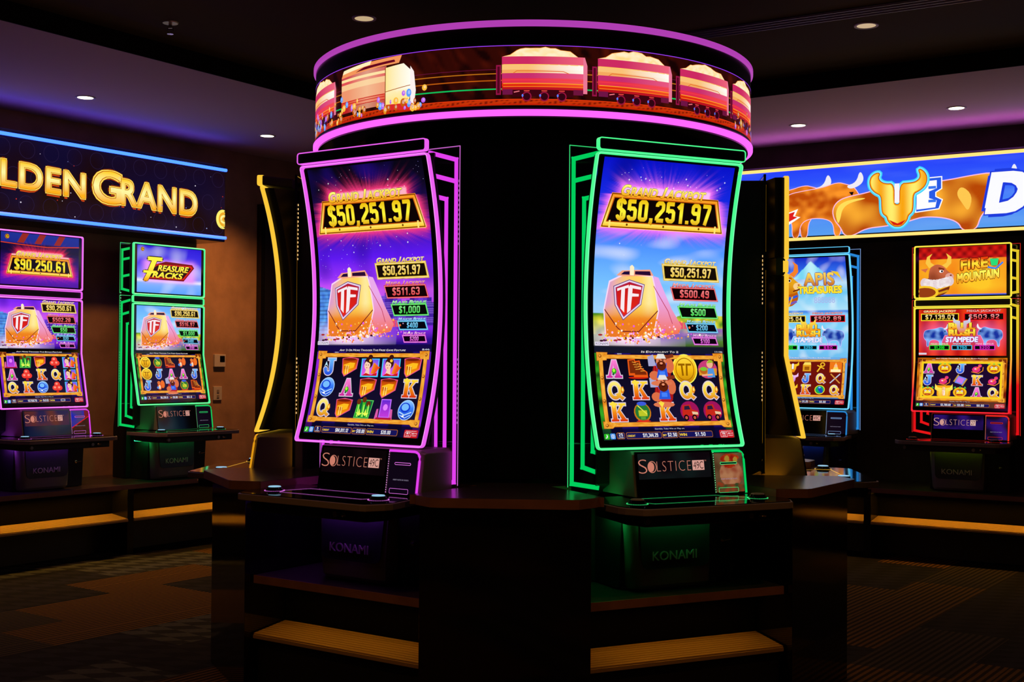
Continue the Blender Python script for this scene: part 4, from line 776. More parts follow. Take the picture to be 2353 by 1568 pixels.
WL = {-90: 'dark laminate corner counter between the purple and the green machine', -30: 'dark laminate corner counter between the green machine and the right yellow one',
      30: 'dark laminate corner counter at the back right of the island behind the yellow machine', 210: 'dark laminate corner counter left of the purple machine, before the yellow curved one',
      150: 'dark laminate corner counter at the back left of the island'}
for ang, lb in WL.items():
    a = math.radians(ang); t = thing('corner_countertop', lb, 'countertop', (1.3*math.cos(a), 1.3*math.sin(a), .852), a+PI/2, 'corner counters of the island')
    half = [(.25, 1.53), (.275, 1.522), (.335, 1.45), (.345, 1.425)]
    # right neighbour sits 60 degrees on, centred 30 degrees from this axis
    c30, s30 = math.cos(math.radians(30)), .5
    loc = lambda x, y: (x*c30+y*s30, -x*s30+y*c30)
    side = [loc(-.395, 1.415), loc(-.395, .98), loc(-.30, .98), loc(-.30, .90)]
    R_ = half+[p for p in side if p[0] > .02]
    poly = R_+[(-p[0], p[1]) for p in reversed(R_)]
    b = MB(); b.prism([(p[0], -(p[1]-1.3)) for p in poly], .001, .036); b.build('slab', EDGE, t)
    b = MB(); b.prism([(p[0]*.998, -(p[1]*.9985-1.3)) for p in poly], .036, .037); b.build('laminate_top', mat('counter laminate', (.07, .05, .045), .23, var=(9, .2)), t)

# ------------------------------------------------------------ slot machines
Y0, Z0 = 1.2, .497
def P3(p): return (p[0], Y0-p[1], p[2]-Z0)
def prof49(z): return 1.166+(.26 if z > 1.62 else .33)*(z-1.62)**2
def prof27(z): return 1.187 if z >= 1.423 else 1.187+(1.423-z)*.215
def pmap(prof, e=.0): return lambda x, z, l: P3((x, prof(z)+e+l, z))
PLATE_MAP = lambda x, z, l: P3((x, 1.2985-(z-.867)/(1.039-.867)*.028+l, z))
def zramp(name, c_top, c_bot, z0, z1, k):
    if name in MATS: return MATS[name]
    m = mat(name, (.02,)*3, .4, emit=(1, 1, 1), strength=k); nt = m.node_tree
    tc = nt.nodes.new('ShaderNodeTexCoord'); sp = nt.nodes.new('ShaderNodeSeparateXYZ'); mr = nt.nodes.new('ShaderNodeMapRange'); r = nt.nodes.new('ShaderNodeValToRGB')
    mr.inputs['From Min'].default_value = z0-Z0; mr.inputs['From Max'].default_value = z1-Z0
    r.color_ramp.elements[0].color = (*c_bot, 1); r.color_ramp.elements[1].color = (*c_top, 1); k2 = r.color_ramp.elements.new(.5); k2.color = (*mixc(c_bot, c_top, .5), 1)
    nt.links.new(tc.outputs['Object'], sp.inputs[0]); nt.links.new(sp.outputs['Z'], mr.inputs['Value']); nt.links.new(mr.outputs[0], r.inputs['Fac']); nt.links.new(r.outputs['Color'], nt.nodes['Principled BSDF'].inputs['Emission Color'])
    return m
THEME = {
 'purple': (neon('violet frame neon', S(228, 92, 232), 1.1), neon('magenta strip light', S(222, 62, 232), 1.05), S(150, 60, 235), S(236, 120, 240)),
 'green': (neon('green frame neon', S(72, 240, 138), 1.15), neon('green strip light', S(0, 205, 92), 1.0), S(20, 200, 90), S(60, 240, 130)),
 'yellow': (neon('yellow frame neon', S(252, 200, 58), 1.0), neon('amber strip light', S(225, 150, 20), 1.0), S(220, 150, 30), S(255, 190, 60)),
 'cyan': (neon('cyan frame neon', S(95, 205, 252), 1.1), neon('blue strip light', S(40, 140, 225), .9), S(40, 90, 235), S(150, 190, 255)),
 'fire': (zramp('yellow to red frame neon', S(246, 225, 66), S(240, 34, 48), 1.20, 1.62, 1.1), zramp('yellow to red strip light', S(225, 195, 40), S(225, 16, 22), 1.25, 1.62, 1.0), S(120, 150, 20), S(235, 40, 30)),
}
def strip(mb, pts, wd, y, th=.006):
    for a, c in zip(pts, pts[1:]):
        dx, dz = c[0]-a[0], c[1]-a[1]; l = math.hypot(dx, dz); nx, nz = -dz/l*wd/2, dx/l*wd/2; ex, ez = dx/l*wd/2, dz/l*wd/2
        q = [(a[0]-nx-ex, a[1]-nz-ez), (c[0]-nx+ex, c[1]-nz+ez), (c[0]+nx+ex, c[1]+nz+ez), (a[0]+nx-ex, a[1]+nz-ez)]
        mb.prism(q, y, y+th, 'xz')
def machine(ang, base, label, theme, kind, art, group, bill=None, plate=None, disp='49C', rz=None, glow_btn=True, logo_dark=False):
    fr, stl, under, edge = THEME[theme]; dual = kind == 27; prof = prof27 if dual else prof49
    edgem = neon(theme+' edge glow', edge, .8, 'NONE'); dots = neon(theme+' dotted led', mixc(edge, WHITE, .2), 1.0, 'NONE')
    t = thing('slot_machine', label, 'slot machine', base, rz if rz is not None else math.radians(ang+90), group)
    M = lambda: MB(P3)
    # rear cabinet
    b = M(); b.prism([(1.02, .50), (1.02, .86), (1.10, .90), (1.10, 2.24), (.93, 2.24), (.90, 1.15), (.86, .88), (.86, .50)], -.25, .25, 'yz'); b.build('cabinet_body', BLACKM, t, bevel=.006)
    # screen housing, tapering towards the back
    def housing(z0, z1):
        b = M(); n = 14; R = []
        for k in range(n+1):
            z = z0+(z1-z0)*k/n; yf = prof(z)-.004
            R.append([(-.322, yf, z), (.322, yf, z), (.331, yf-.024, z), (.325, yf-.05, z), (.20, 1.098, z), (-.20, 1.098, z), (-.325, yf-.05, z), (-.331, yf-.024, z)])
        b.loft(R); return b
    yf = lambda z: prof(z)+.009; yb = lambda z: prof(z)-.011
    core = {'purple': neon('pale violet core', S(255, 176, 255), 1.2), 'green': neon('pale green core', S(150, 255, 200), 1.2), 'yellow': neon('pale yellow core', S(255, 226, 110), 1.1), 'cyan': neon('pale cyan core', S(160, 232, 255), 1.2)}.get(theme, fr)
    W = .345
    if dual:
        for z0, z1 in ((1.868, 2.250), (1.053, 1.800)): housing(z0+.008, z1-.008).build('screen_housing', HOUS, t, True)
        for z0, z1 in ((1.866, 2.250), (1.050, 1.803)):
            b = M(); loop_frame(b, rrect(-W+.01, W-.01, z0, z1, .014), .0095, yf, yb); fl = b.build('frame_light', fr, t, True); b = M(); loop_frame(b, rrect(-W+.013, W-.013, z0+.003, z1-.003, .011), .0035, lambda z: prof(z)+.0093, lambda z: prof(z)+.006); b.build('light_core', core, fl, True)
        b = M(); loop_frame(b, rrect(-W+.012, W-.012, 1.806, 1.863, .014), .007, lambda z: prof(z)+.008, lambda z: prof(z)-.016); b.build('bar_light', fr, t, True)
        b = M(); b.loft([[(-.328, 1.180, z), (.328, 1.180, z), (.318, 1.14, z), (.19, 1.100, z), (-.19, 1.100, z), (-.318, 1.14, z)] for z in (1.795, 1.873)]); b.build('speaker_bar', BLACKM, t)
        scr = [(1.885, 2.235), (1.068, 1.787)]
    else:
        housing(1.062, 2.203).build('screen_housing', HOUS, t, True)
        b = M(); loop_frame(b, rrect(-W+.001, W-.001, 1.051, 2.210, .016), .0085, yf, yb); fl = b.build('frame_light', fr, t, True); b = M(); loop_frame(b, rrect(-W+.0035, W-.0035, 1.0535, 2.2075, .0135), .0035, lambda z: prof(z)+.0093, lambda z: prof(z)+.006); b.build('light_core', core, fl, True)
        b = M(); loop_frame(b, rrect(-W, W, 2.214, 2.264, .013), .0045, lambda z: 1.277, lambda z: 1.252); b.build('top_light', fr, t, True)
        b = M(); b.loft([[(u*x_, y_, z_) for x_, z_ in rrect(-1, 1, 2.217, 2.261, .01)] for u, y_ in ((.341, 1.273), (.338, 1.25), (.22, 1.14))]); b.build('top_cap', HOUS, t)
        scr = [(1.068, 2.193)]
    for z0, z1 in scr:
        b = M(); n = 24; R = []
        for k in range(n+1):
            z = z0+(z1-z0)*k/n; R.append([(-.328, prof(z)-.006, z), (-.328, prof(z)-.001, z), (.328, prof(z)-.001, z), (.328, prof(z)-.006, z)])
        b.loft(R); so = b.build('screen_glass', GLOSS, t, True)
    # the picture belongs to the screen
    if dual:
        po = link('screen_picture', art, None, t)
    else: po = link('screen_picture', art, None, t)
    # acrylic wings with strip lights
    for s in (-1, 1):
        if dual: panels = [(1.872, 2.250), (.893, 1.862)]
        else: panels = [(.893, 2.258)]
        for z0, z1 in panels:
            b = M(); b.prism([(s*.19, z0), (s*.375, z0), (s*.375, z1), (s*.19, z1)], 1.078, 1.086, 'xz'); wp = b.build('side_panel', acrylic(), t)
            b = M(); b.box(min(s*.3715, s*.375), max(s*.3715, s*.375), 1.0862, 1.087, z0, z1); b.box(min(s*.19, s*.375), max(s*.19, s*.375), 1.0862, 1.087, z1-.003, z1); b.build('edge_light', edgem, wp)
            X = lambda v: s*v; wd = .018
            if dual and z0 > 1.5:
                runs = [([(X(.22), z1-.02), (X(.356), z1-.055), (X(.356), z0+.035), (X(.22), z0+.012)], wd)]
                for q in (.34, .67): zz = z0+(z1-z0)*q; runs.append(([(X(.23), zz+.028), (X(.35), zz)], wd))
            else:
                T = z1-.052
                runs = [([(X(.22), T+.036), (X(.356), T-.004), (X(.356), z0+.014), (X(.24), z0-.006)], wd), ([(X(.22), T-.053), (X(.35), T-.090)], wd),
                        ([(X(.24), T-.142), (X(.307), T-.160), (X(.307), z0+.078), (X(.20), z0+.040)], wd), ([(X(.262), 1.36), (X(.262), z0+.140), (X(.20), z0+.118)], wd*.9)]
            b = M(); b2 = M()
            for r_, w_ in runs: strip(b, r_, w_, 1.0873, .0012); strip(b2, r_, w_+.004, 1.0862, .0010)
            b2.box(min(X(.368), X(.3755)), max(X(.368), X(.3755)), 1.0765, 1.0776, z0, z1); b2.box(min(X(.3752), X(.3758)), max(X(.3752), X(.3758)), 1.0765, 1.0869, z0, z1)
            b.build('light_strip', stl, wp); b2.build('strip_backing', BLACKM, wp)
        for za in ((1.66, 1.22) if dual else (1.86, 1.14)):
            b = M()
            for k in range(12 if dual else 14): zz = za+k*.0195; b.box(min(X(.352), X(.360)), max(X(.352), X(.360)), 1.0735, 1.0760, zz, zz+.009)
            tag(b.build('dotted_light', dots, t), kind='stuff')
    # console
    b = M()
    R = []
    for x, ins in ((-.19, 0), (.325, 0), (.345, .015)):
        R.append([(x, 1.045+ins*.0, .866), (x, 1.298-ins, .866), (x, 1.274-ins, 1.030-ins*.4), (x, 1.262-ins, 1.044-ins), (x, 1.045, 1.044-ins)])
    b.loft(R); b.build('console_box', SILVER, t, bevel=.004)
    b = MB()
    for zz in (0,):
        q = [(x, z) for x, z in ((-.181, .867), (.178, .867), (.178, 1.041), (-.181, 1.041))]
        b.add([PLATE_MAP(x, z, .001) for x, z in q]+[PLATE_MAP(x, z, .008) for x, z in q], [(0, 1, 2, 3), (4, 5, 6, 7), (0, 1, 5, 4), (1, 2, 6, 5), (2, 3, 7, 6), (3, 0, 4, 7)])
    plo = b.build('display_plate', GLOSS, t)
    A = Art()
    if plate: A.paint(-.170, .168, .935, 1.034, plate, .012); A.base = 0
    sal = S(205, 125, 105) if not logo_dark else S(205, 150, 140)
    A.text('S', -.170, -.131, .958, 1.012, sal, 3, bold=-.022); A.line(ell(-.108, .982, .019, .0215, 28), .0028, sal, 3, True); A.poly(ell(-.1125, .982, .0145, .0185, 24), sal, 4)
    A.text('LSTICE', -.086, .073, .964, 1.003, sal, 3, bold=-.026, space=1.15)
    A.poly(rect(.080, .136, .964, 1.003) if disp == '49C' else rect(.080, .116, .964, 1.003), mixc(sal, WHITE, .15), 3); A.text(disp, .085, .131 if disp == '49C' else .111, .969, .998, S(30, 15, 15), 4, bold=-.005)
    A.text('TM', .139 if disp == '49C' else .119, .147 if disp == '49C' else .127, .998, 1.003, sal, 3, bold=0)
    A.build('logo', lambda x, z, l: PLATE_MAP(x, z, .0085+l), art_mat(), plo)
    # bill acceptor
    BM = lambda x, z, l: P3((x, 1.2975-(z-.867)/(1.039-.867)*.0255+l, z))
    b = MB(); pts = [(.186, .868), (.327, .868), (.327, 1.012)]+[(.305+.022*math.cos(math.radians(a)), 1.012+.019*math.sin(math.radians(a))) for a in (30, 60, 90)]+[(.186, 1.031)]
    b.add([BM(x, z, 0) for x, z in pts]+[BM(x, z, .006) for x, z in pts], [tuple(range(len(pts))), tuple(range(len(pts), 2*len(pts)))]+[(i, (i+1) % len(pts), len(pts)+(i+1) % len(pts), len(pts)+i) for i in range(len(pts))])
    ba = b.build('bill_acceptor', GLOSS, t)
    A = Art()
    if bill: A.paint(.188, .325, .872, 1.028, bill, .003)
    A.poly(rrect(.214, .296, .982, .992, .0048), edge, 2); A.poly(rrect(.216, .294, .984, .990, .003), S(4, 2, 6), 3)
    A.line(rrect(.200, .294, .871, .890, .004), .0014, edge, 2, True)
    A.text('INSERT NOTES OR TICKETS', .214, .292, .922, .927, S(150, 140, 165), 3, bold=0)
    A.build('slot_markings', lambda x, z, l: BM(x, z, .0065+l), art_mat(), ba)
    if bill is None or True:
        b = MB()
        for k in range(18): z = .872+k*.0092; x = .183; b.add([BM(x-.0015, z, .009), BM(x+.0015, z, .009), BM(x+.0015, z+.005, .009), BM(x-.0015, z+.005, .009)], [(0, 1, 2, 3)])
        tag(b.build('dotted_light', dots, t), kind='stuff')
    # console neon around the acceptor
    b = MB(); path = [(.180, 1.036), (.305, 1.036)]+[(.305+.029*math.cos(math.radians(a)), 1.008+.028*math.sin(math.radians(a))) for a in (70, 45, 20)]+[(.334, 1.0), (.334, .866)]
    b.tube([BM(x, z, .003) for x, z in path], .0048, 8); b.build('console_light', stl if theme != 'fire' else neon('red console neon', S(235, 40, 30), 1.0), t, True)
    # button deck
    deck = [(-.31, 1.605), (.31, 1.605), (.335, 1.598), (.375, 1.535), (.385, 1.50), (.345, 1.29), (.345, 1.20), (-.385, 1.20), (-.385, 1.50), (-.375, 1.535), (-.335, 1.598)]
    b = M(); b.prism(deck, .834, .860); b.build('deck_trim', SILVER, t, bevel=.004)
    b = M(); b.prism([(p[0]*.982, 1.2+(p[1]-1.2)*.982) for p in deck], .856, .863); dk = b.build('button_deck', GLOSS, t)
    b = M(); b.prism([(-.30, 1.56), (.30, 1.56), (.33, 1.47), (.30, 1.18), (-.30, 1.18), (-.33, 1.47)], .788, .834); b.build('deck_box', BLACKM, t, bevel=.006)
    path = [(-.21, 1.315), (.175, 1.315), (.245, 1.43), (.215, 1.485), (-.215, 1.485), (-.245, 1.43)]
    A = Art(); e2 = mixc(edge, S(0, 0, 0), .15); A.line([(p[0], p[1]) for p in path], .0035, e2, 1, True)
    for s in (-1, 1): A.line(ell(s*.275, 1.455, .040, n=28), .0035, e2, 1, True)
    A.build('deck_light', lambda x, z, l: P3((x, z, .8634+l)), art_mat(), dk)
    for s in (-1, 1):
        b = M(); b.cyl((s*.275, 1.455), .036, .863, .870, 28); b.cyl((s*.275, 1.455), .031, .870, .878, 28, .029); bt = b.build('play_button', GLOSS, t, True)
        b = M(); b.cyl((s*.275, 1.455), .026, .878, .881, 28, .024); b.build('button_cap', neon('lit button cap', S(150, 205, 235), .9, 'NONE') if glow_btn else mat('unlit button cap', (.35, .3, .22), .3), bt, True)
    for x in (.16, -.30):
        b = M(); b.cyl((x, .811), .011, 1.558, 1.572, 20, axis='y'); lk = b.build('lock', mat('brushed lock', (.35, .32, .3), .35, metal=.8), t, True)
    b = M(); b.cyl((.205, .811), .008, 1.557, 1.570, 16, axis='y'); b.tube([(.205, 1.570, .811), (.205, 1.580, .811), (.215, 1.590, .809)], .0035, 6); b.build('key', CHROME, t, True)
    # lower cabinet on the bench
    b = M(); b.prism([(1.02, .499), (1.215, .499), (1.235, .834), (1.02, .834)], -.21, .33, 'yz'); b.build('lower_cabinet', BLACKM, t, bevel=.005)
    b = M(); R = []
    for z, yf_, xr, xl in ((.503, 1.275, .172, -.178), (.52, 1.292, .176, -.184), (.60, 1.296, .180, -.190), (.76, 1.285, .182, -.205), (.80, 1.28, .184, -.21)):
        R.append([(xl, 1.04, z), (xl, yf_-.035, z), (xl+.018, yf_-.01, z), (xl+.04, yf_, z), (xr-.03, yf_, z), (xr-.01, yf_-.012, z), (xr, yf_-.05, z), (xr, 1.04, z)])
    b.loft(R); lb = b.build('lower_door', SILVER, t, True)
    b = MB(); by = lambda z: 1.2975-(z-.60)*.0688 if z > .60 else 1.2975
    pts = [(-.165, .80), (-.158, .61), (-.150, .592), (-.135, .584), (.125, .584), (.145, .592), (.155, .61), (.165, .80)]
    b.add([P3((x, by(z), z)) for x, z in pts]+[P3((x, by(z)+.004, z)) for x, z in pts], [tuple(range(8)), tuple(range(8, 16))]+[(i, (i+1) % 8, 8+(i+1) % 8, 8+i) for i in range(8)])
    bp_ = b.build('belly_panel', mat('belly gloss', (.05, .05, .055), .3, spec=.6), t)
    V, T = glyphs('KONAMI', 0.0); xs = [p[0] for p in V]; zs = [p[1] for p in V]; k = .205/(max(xs)-min(xs)); kz = .036/(max(zs)-min(zs)); b = MB()
    n = len(V); f = lambda p, l: P3((-.112+(p[0]-min(xs))*k, by(.617)+.0045+l, .617+(p[1]-min(zs))*kz))
    b.add([f(p, 0) for p in V]+[f(p, .004) for p in V], [tuple(q) for q in T]+[tuple(n+i for i in q) for q in T]); 
    ec = {}
    for q in T:
        for e in ((q[0], q[1]), (q[1], q[2]), (q[2], q[0])): ec[tuple(sorted(e))] = ec.get(tuple(sorted(e)), 0)+1
    b.add([f(p, 0) for p in V]+[f(p, .004) for p in V], [(e[0], e[1], n+e[1], n+e[0]) for e, c in ec.items() if c == 1])
    b.build('badge', mat('satin chrome', (.95, .82, .76), .5, metal=.1), bp_)
    b = M()
    for rr_, cnt in ((.026, 14), (.019, 10), (.033, 18)):
        for q in range(cnt): a = 2*PI*q/cnt; yy, zz = 1.16+rr_*.8*math.cos(a), .66+rr_*1.25*math.sin(a); b.prism([(yy-.002, zz-.002), (yy+.002, zz-.002), (yy+.002, zz+.002), (yy-.002, zz+.002)], -.2065+(zz-.66)*-.09, -.2045+(zz-.66)*-.09, 'yz')
    b.build('speaker_holes', BLACKM, lb)
    b = M(); b.cyl((.265, .672), .010, 1.222, 1.236, 20, axis='y'); b.tube([(.265, 1.236, .672), (.265, 1.25, .672), (.29, 1.258, .676)], .004, 6); b.build('door_lock', CHROME, t, True)
    um = neon(theme+' under glow', under, 34.0)
    for k in range(8):
        b = M(); x = -.145+k*.0415; b.box(x-.006, x+.006, 1.318, 1.326, .783, .787); b.build('under_light', um, t)
    b = M(); b.box(-.255, -.235, 1.12, 1.24, .783, .787); b.build('under_light', um, t)
    return t
def make_pic(A, prof, name): 
    A.clip = (-.3075, .3075, 1.05, 2.25) if prof is prof49 else (-.301, .301, 1.05, 2.25)
    o = A.build(name, pmap(prof, .0004), art_mat()); me = o.data; bpy.data.objects.remove(o); return me
V1 = ['$50,251.97', '$511.63', '$1,000', '$400', '$200']; V2 = ['$50,251.97', '$500.49', '$500', '$200', '$100']
pic1 = make_pic(art49_tt(True, '$50,251.97', V1, REEL1, 'ANY 3 OR MORE TRIGGER THE FREE GAME FEATURE', ('$84,011.12', '$10.00', '$20.00'), '5', '8:44:'), prof49, 'night_train_picture')
pic2 = make_pic(art49_tt(False, '$50,251.97', V2, REEL2, 'IS EQUIVALENT TO 2', ('$11,344.29', '$2.50', '$1.50'), '25', '11:16:'), prof49, 'day_train_picture')
VA = ['$90,250.61', '$502.28', '$50', '$20', '$10']; VB = ['$90,250.61', '$516.97', '$1,000', '$400', '$100']
picA = make_pic(art27_tt(True, '$90,250.61', VA, REELA, 'ANY MORE TRIGGER THE BONUS FEATURE', ('1570675', '500', '0'), '50', False), prof27, 'night_train_wall_picture')
picB = make_pic(art27_tt(False, '', VB, REELB, 'ANY MORE TRIGGER THE FREE GAME FEATURE', ('$8,250.0', '$9.00', '$0.0'), '5', True), prof27, 'day_train_wall_picture')
picC = make_pic(art_apis(), prof49, 'pyramid_picture'); picD = make_pic(art_fire(), prof27, 'fire_picture')
def island_pos(a): q = math.radians(a); return (1.2*math.cos(q), 1.2*math.sin(q), Z0+.001)
def wallpos(P, D, N, u): q = P+D*u-N*(1.397-1.2); return (q.x, q.y, Z0+.001)
def bill_face(x, z):
    c = mixc(S(120, 90, 60), S(90, 60, 35), .5+nz3(x, z, 20))
    d = math.hypot((x-.265)/.055, (z-.945)/.055)
    if d < 1: c = mixc(S(190, 130, 90), S(150, 60, 40), .4+1.2*nz3(x, z, 40, 4))
    if z > .965+.5*(x-.26)**2*40+.012*nz3(x, z, 90) and d < 1.45: c = mixc(S(150, 25, 15), S(190, 60, 20), .5+nz3(x, z, 60))
    if (x-.29)**2+(z-1.0)**2 < .00012 or (x-.25)**2+(z-1.005)**2 < .00015: c = S(180, 140, 50)
    if z < .905+.02*nz3(x, z, 30): c = mixc(S(60, 75, 40), S(150, 60, 30), .5+1.5*nz3(x, z, 40))
    return tuple(k*.75 for k in c)
def bill_blue(x, z):
    if z < .91+(x-.19)*.55: return mixc(S(30, 12, 10), S(60, 20, 14), .5+nz3(x, z, 40))
    if z < .917+(x-.19)*.55: return S(200, 20, 20)
    return mixc(S(15, 25, 170), S(60, 50, 110), .4+1.5*nz3(x, z, 14)) if x < .29 else S(110, 12, 30)
dimp = lambda c1, c2: (lambda x, z: mixc(c1, c2, max(0, .4+1.4*nz3(x, z, 12))))
dark = lambda x, z: S(14, 5, 20)
machine(-120, island_pos(-120), 'tall purple-lit slot machine with one curved screen, night city train, front left of the island', 'purple', 49, pic1, 'island slot machines', bill=dark, plate=dimp(S(8, 3, 5), S(16, 6, 10)))
machine(-60, island_pos(-60), 'tall green-lit slot machine with one curved screen, daytime train, front right of the island', 'green', 49, pic2, 'island slot machines', bill=bill_face, plate=dimp(S(12, 5, 10), S(14, 24, 24)), glow_btn=False)
machine(180, island_pos(180), 'yellow-lit curved slot machine seen in profile at the left side of the island', 'yellow', 49, pic2, 'island slot machines', bill=dark)
machine(0, island_pos(0), 'yellow-lit two-screen slot machine seen in profile at the right side of the island', 'yellow', 27, picD, 'island slot machines', bill=dark, disp='27')
machine(0, wallpos(PL, DL, NL, -.392), 'purple-lit two-screen slot machine showing $90,250.61 on the left wall bench', 'purple', 27, picA, 'left wall slot machines', rz=RL, bill=bill_blue, plate=dimp(S(28, 18, 60), S(90, 35, 12)), disp='27')
machine(0, wallpos(PL, DL, NL, .704), 'green-lit two-screen slot machine with blue sky title screen on the left wall bench', 'green', 27, picB, 'left wall slot machines', rz=RL, bill=dark, disp='27')
machine(0, wallpos(PR, DR, NR, -1.065), 'cyan-lit slot machine with one tall curved pyramid screen by the right wall', 'cyan', 49, picC, 'right wall slot machines', rz=RR, bill=dark)
machine(0, wallpos(PR, DR, NR, .066), 'yellow and red lit two-screen slot machine with white-bearded bull by the right wall', 'fire', 27, picD, 'right wall slot machines', rz=RR, bill=dimp(S(12, 4, 30), S(50, 15, 120)), plate=dimp(S(12, 4, 40), S(45, 18, 110)), disp='27', glow_btn=False, logo_dark=True)

# ------------------------------------------------------------ round display over the island
R0 = 1.059
drum = thing('round_display', 'large round overhead LED display with pink neon rings showing a gold train', 'display', (0, 0, 2.385))
zc = 2.385
b = MB(); b.cyl((0, 0), 1.040, 2.387-zc, 2.79-zc, 128); b.build('drum_body', BLACK, drum, True)
b = MB()
R = [[(r*math.cos(2*PI*k/160), r*math.sin(2*PI*k/160), z-zc) for k in range(160)] for r, z in ((1.04, 2.425), (1.052, 2.425), (1.052, 2.757), (1.04, 2.757))]
b.loft(R, cap=False); b.build('display_screen', mat('display black', (.012, .008, .006), .3), drum, True)
PINKT = neon('upper pink neon ring', S(176, 62, 178), 1.0); PINKB = neon('lower pink neon ring', S(238, 92, 232), 1.3)
for z0, z1, m in ((2.757, 2.783, PINKT), (2.394, 2.418, PINKB)):
    b = MB(); R = [[(r*math.cos(2*PI*k/160), r*math.sin(2*PI*k/160), z-zc) for k in range(160)] for r, z in ((1.04, z0), (1.058, z0), (1.063, z0+.004), (1.063, z1-.004), (1.058, z1), (1.04, z1))]
    b.loft(R, cap=False); b.build('neon_ring', m, drum, True)
def cylmap(x, z, l): a = x/R0-PI/2; r = 1.0525+l; return (r*math.cos(a), r*math.sin(a), z-zc)
A = Art()
def fbg(x, z):
    c = S(10, 2, 2)
    if z > 2.46: c = mixc(S(22, 3, 3), S(75, 16, 6), .35+1.1*nz3(x+z*.6, z*.8, 22)*max(0, math.sin(x*60+z*30)+.6))
    if z < 2.46 and z > 2.436: c = mixc(S(225, 60, 8), S(110, 15, 5), (.3 if (x*42+z*30) % 1 > .25 else 1) if 2.441 < z < 2.455 else .6)
    return tuple(v for v in c)
A.paint(-1.72, 1.72, 2.43, 2.680, fbg, .011, .0035)
tt = lambda z, c, h: A.poly([(-1.72+0*z, z-h), (1.72, z-h), (1.72, z+h), (-1.72, z+h)], c, 1, .05)
A.line([(-1.7, 2.679), (1.7, 2.679)], .0032, S(150, 60, 235), 1)
for z, c, h in ((2.565, S(190, 110, 20), .0020), (2.537, S(190, 90, 15), .0022), (2.502, S(15, 190, 90), .0028), (2.582, S(110, 20, 60), .001)): A.line([(-1.7, z), (1.7, z)], h*2, c, 1)
A.line([(-1.7, 2.459), (1.7, 2.459)], .003, S(240, 60, 15), 2); A.line([(-1.7, 2.439), (1.7, 2.439)], .003, S(220, 30, 5), 2)
def wagon(x0, w_):
    x1 = x0+w_; X = lambda t: x0+w_*t
    rr = random.Random(int(x0*100))
    top = [(X(.01), 2.634), (X(.1), 2.640), (X(.18), 2.658)]+[(X(.22+.06*k), 2.672+rr.uniform(-.005, .006)-.006*abs(k-4)*.5) for k in range(9)]+[(X(.82), 2.655), (X(.91), 2.634)]
    A.poly(grow(top, .002), S(255, 150, 60), 2); A.poly(top, lambda x, z: mixc(S(255, 240, 200), S(255, 215, 120), .3+nz3(x, z, 60)), 3, .02)
    hot = lambda a, b: (lambda x, z: mixc(a, b, max(0, (x-x0)/w_*1.5-.5)))
    for za, zb, ca, cb in ((2.494, 2.512, S(185, 18, 28), S(200, 25, 40)), (2.512, 2.525, S(225, 45, 15), S(245, 80, 40)), (2.525, 2.545, S(228, 45, 75), S(245, 80, 90)), (2.545, 2.566, S(200, 45, 110), S(235, 90, 130)),
                           (2.566, 2.602, S(245, 170, 95), S(255, 253, 240)), (2.602, 2.634, S(205, 42, 98), S(240, 100, 125))):
        A.poly(rect(X(0), X(1), za, zb), hot(ca, cb), 4, .03)
    A.poly(rect(X(0), X(1), 2.580, 2.600), hot(S(250, 195, 120), S(255, 255, 250)), 4.5, .03)
    A.poly([(X(.98), 2.485), (X(1.03), 2.485), (X(1.03), 2.60), (X(1.0), 2.632), (X(.98), 2.632)], S(235, 120, 150), 5)
    A.poly(rect(X(-.07), X(-.01), 2.478, 2.600), S(150, 20, 70), 4); A.poly(rect(X(-.055), X(-.025), 2.484, 2.594), S(80, 8, 30), 5)
    for z, c in ((2.601, S(255, 200, 90)), (2.524, S(255, 170, 40)), (2.511, S(255, 130, 30)), (2.538, S(250, 60, 70))): A.line([(X(.02), z), (X(.98), z-.001)], .003, c, 5)
    A.line([(X(.14), 2.566), (X(.18), 2.575), (X(.74), 2.573), (X(.8), 2.565)], .003, S(230, 110, 40), 6)
    A.poly(rect(X(.01), X(.13), 2.478, 2.500), S(110, 20, 70), 6); A.poly(rect(X(.86), X(.98), 2.478, 2.500), S(110, 20, 60), 6); A.poly(rect(X(.13), X(.86), 2.470, 2.498), S(60, 4, 16), 5)
    for q in (.3, .51, .72):
        A.poly(ell(X(q), 2.470, .020, n=16), S(150, 20, 60), 6); A.poly(ell(X(q), 2.470, .015, n=14), S(50, 4, 18), 7); A.line([(X(q-.03), 2.493), (X(q+.03), 2.493)], .004, S(230, 70, 60), 7)
        A.poly(ell(X(q)-.017, 2.474, .004, .006, n=8), S(90, 130, 255), 8)
    A.line([(X(.15), 2.488), (X(.21), 2.492)], .004, S(240, 120, 130), 7)
for x0 in (-.061, .336, .734, 1.128, -1.36): wagon(x0, .342 if x0 > -1 else .378)
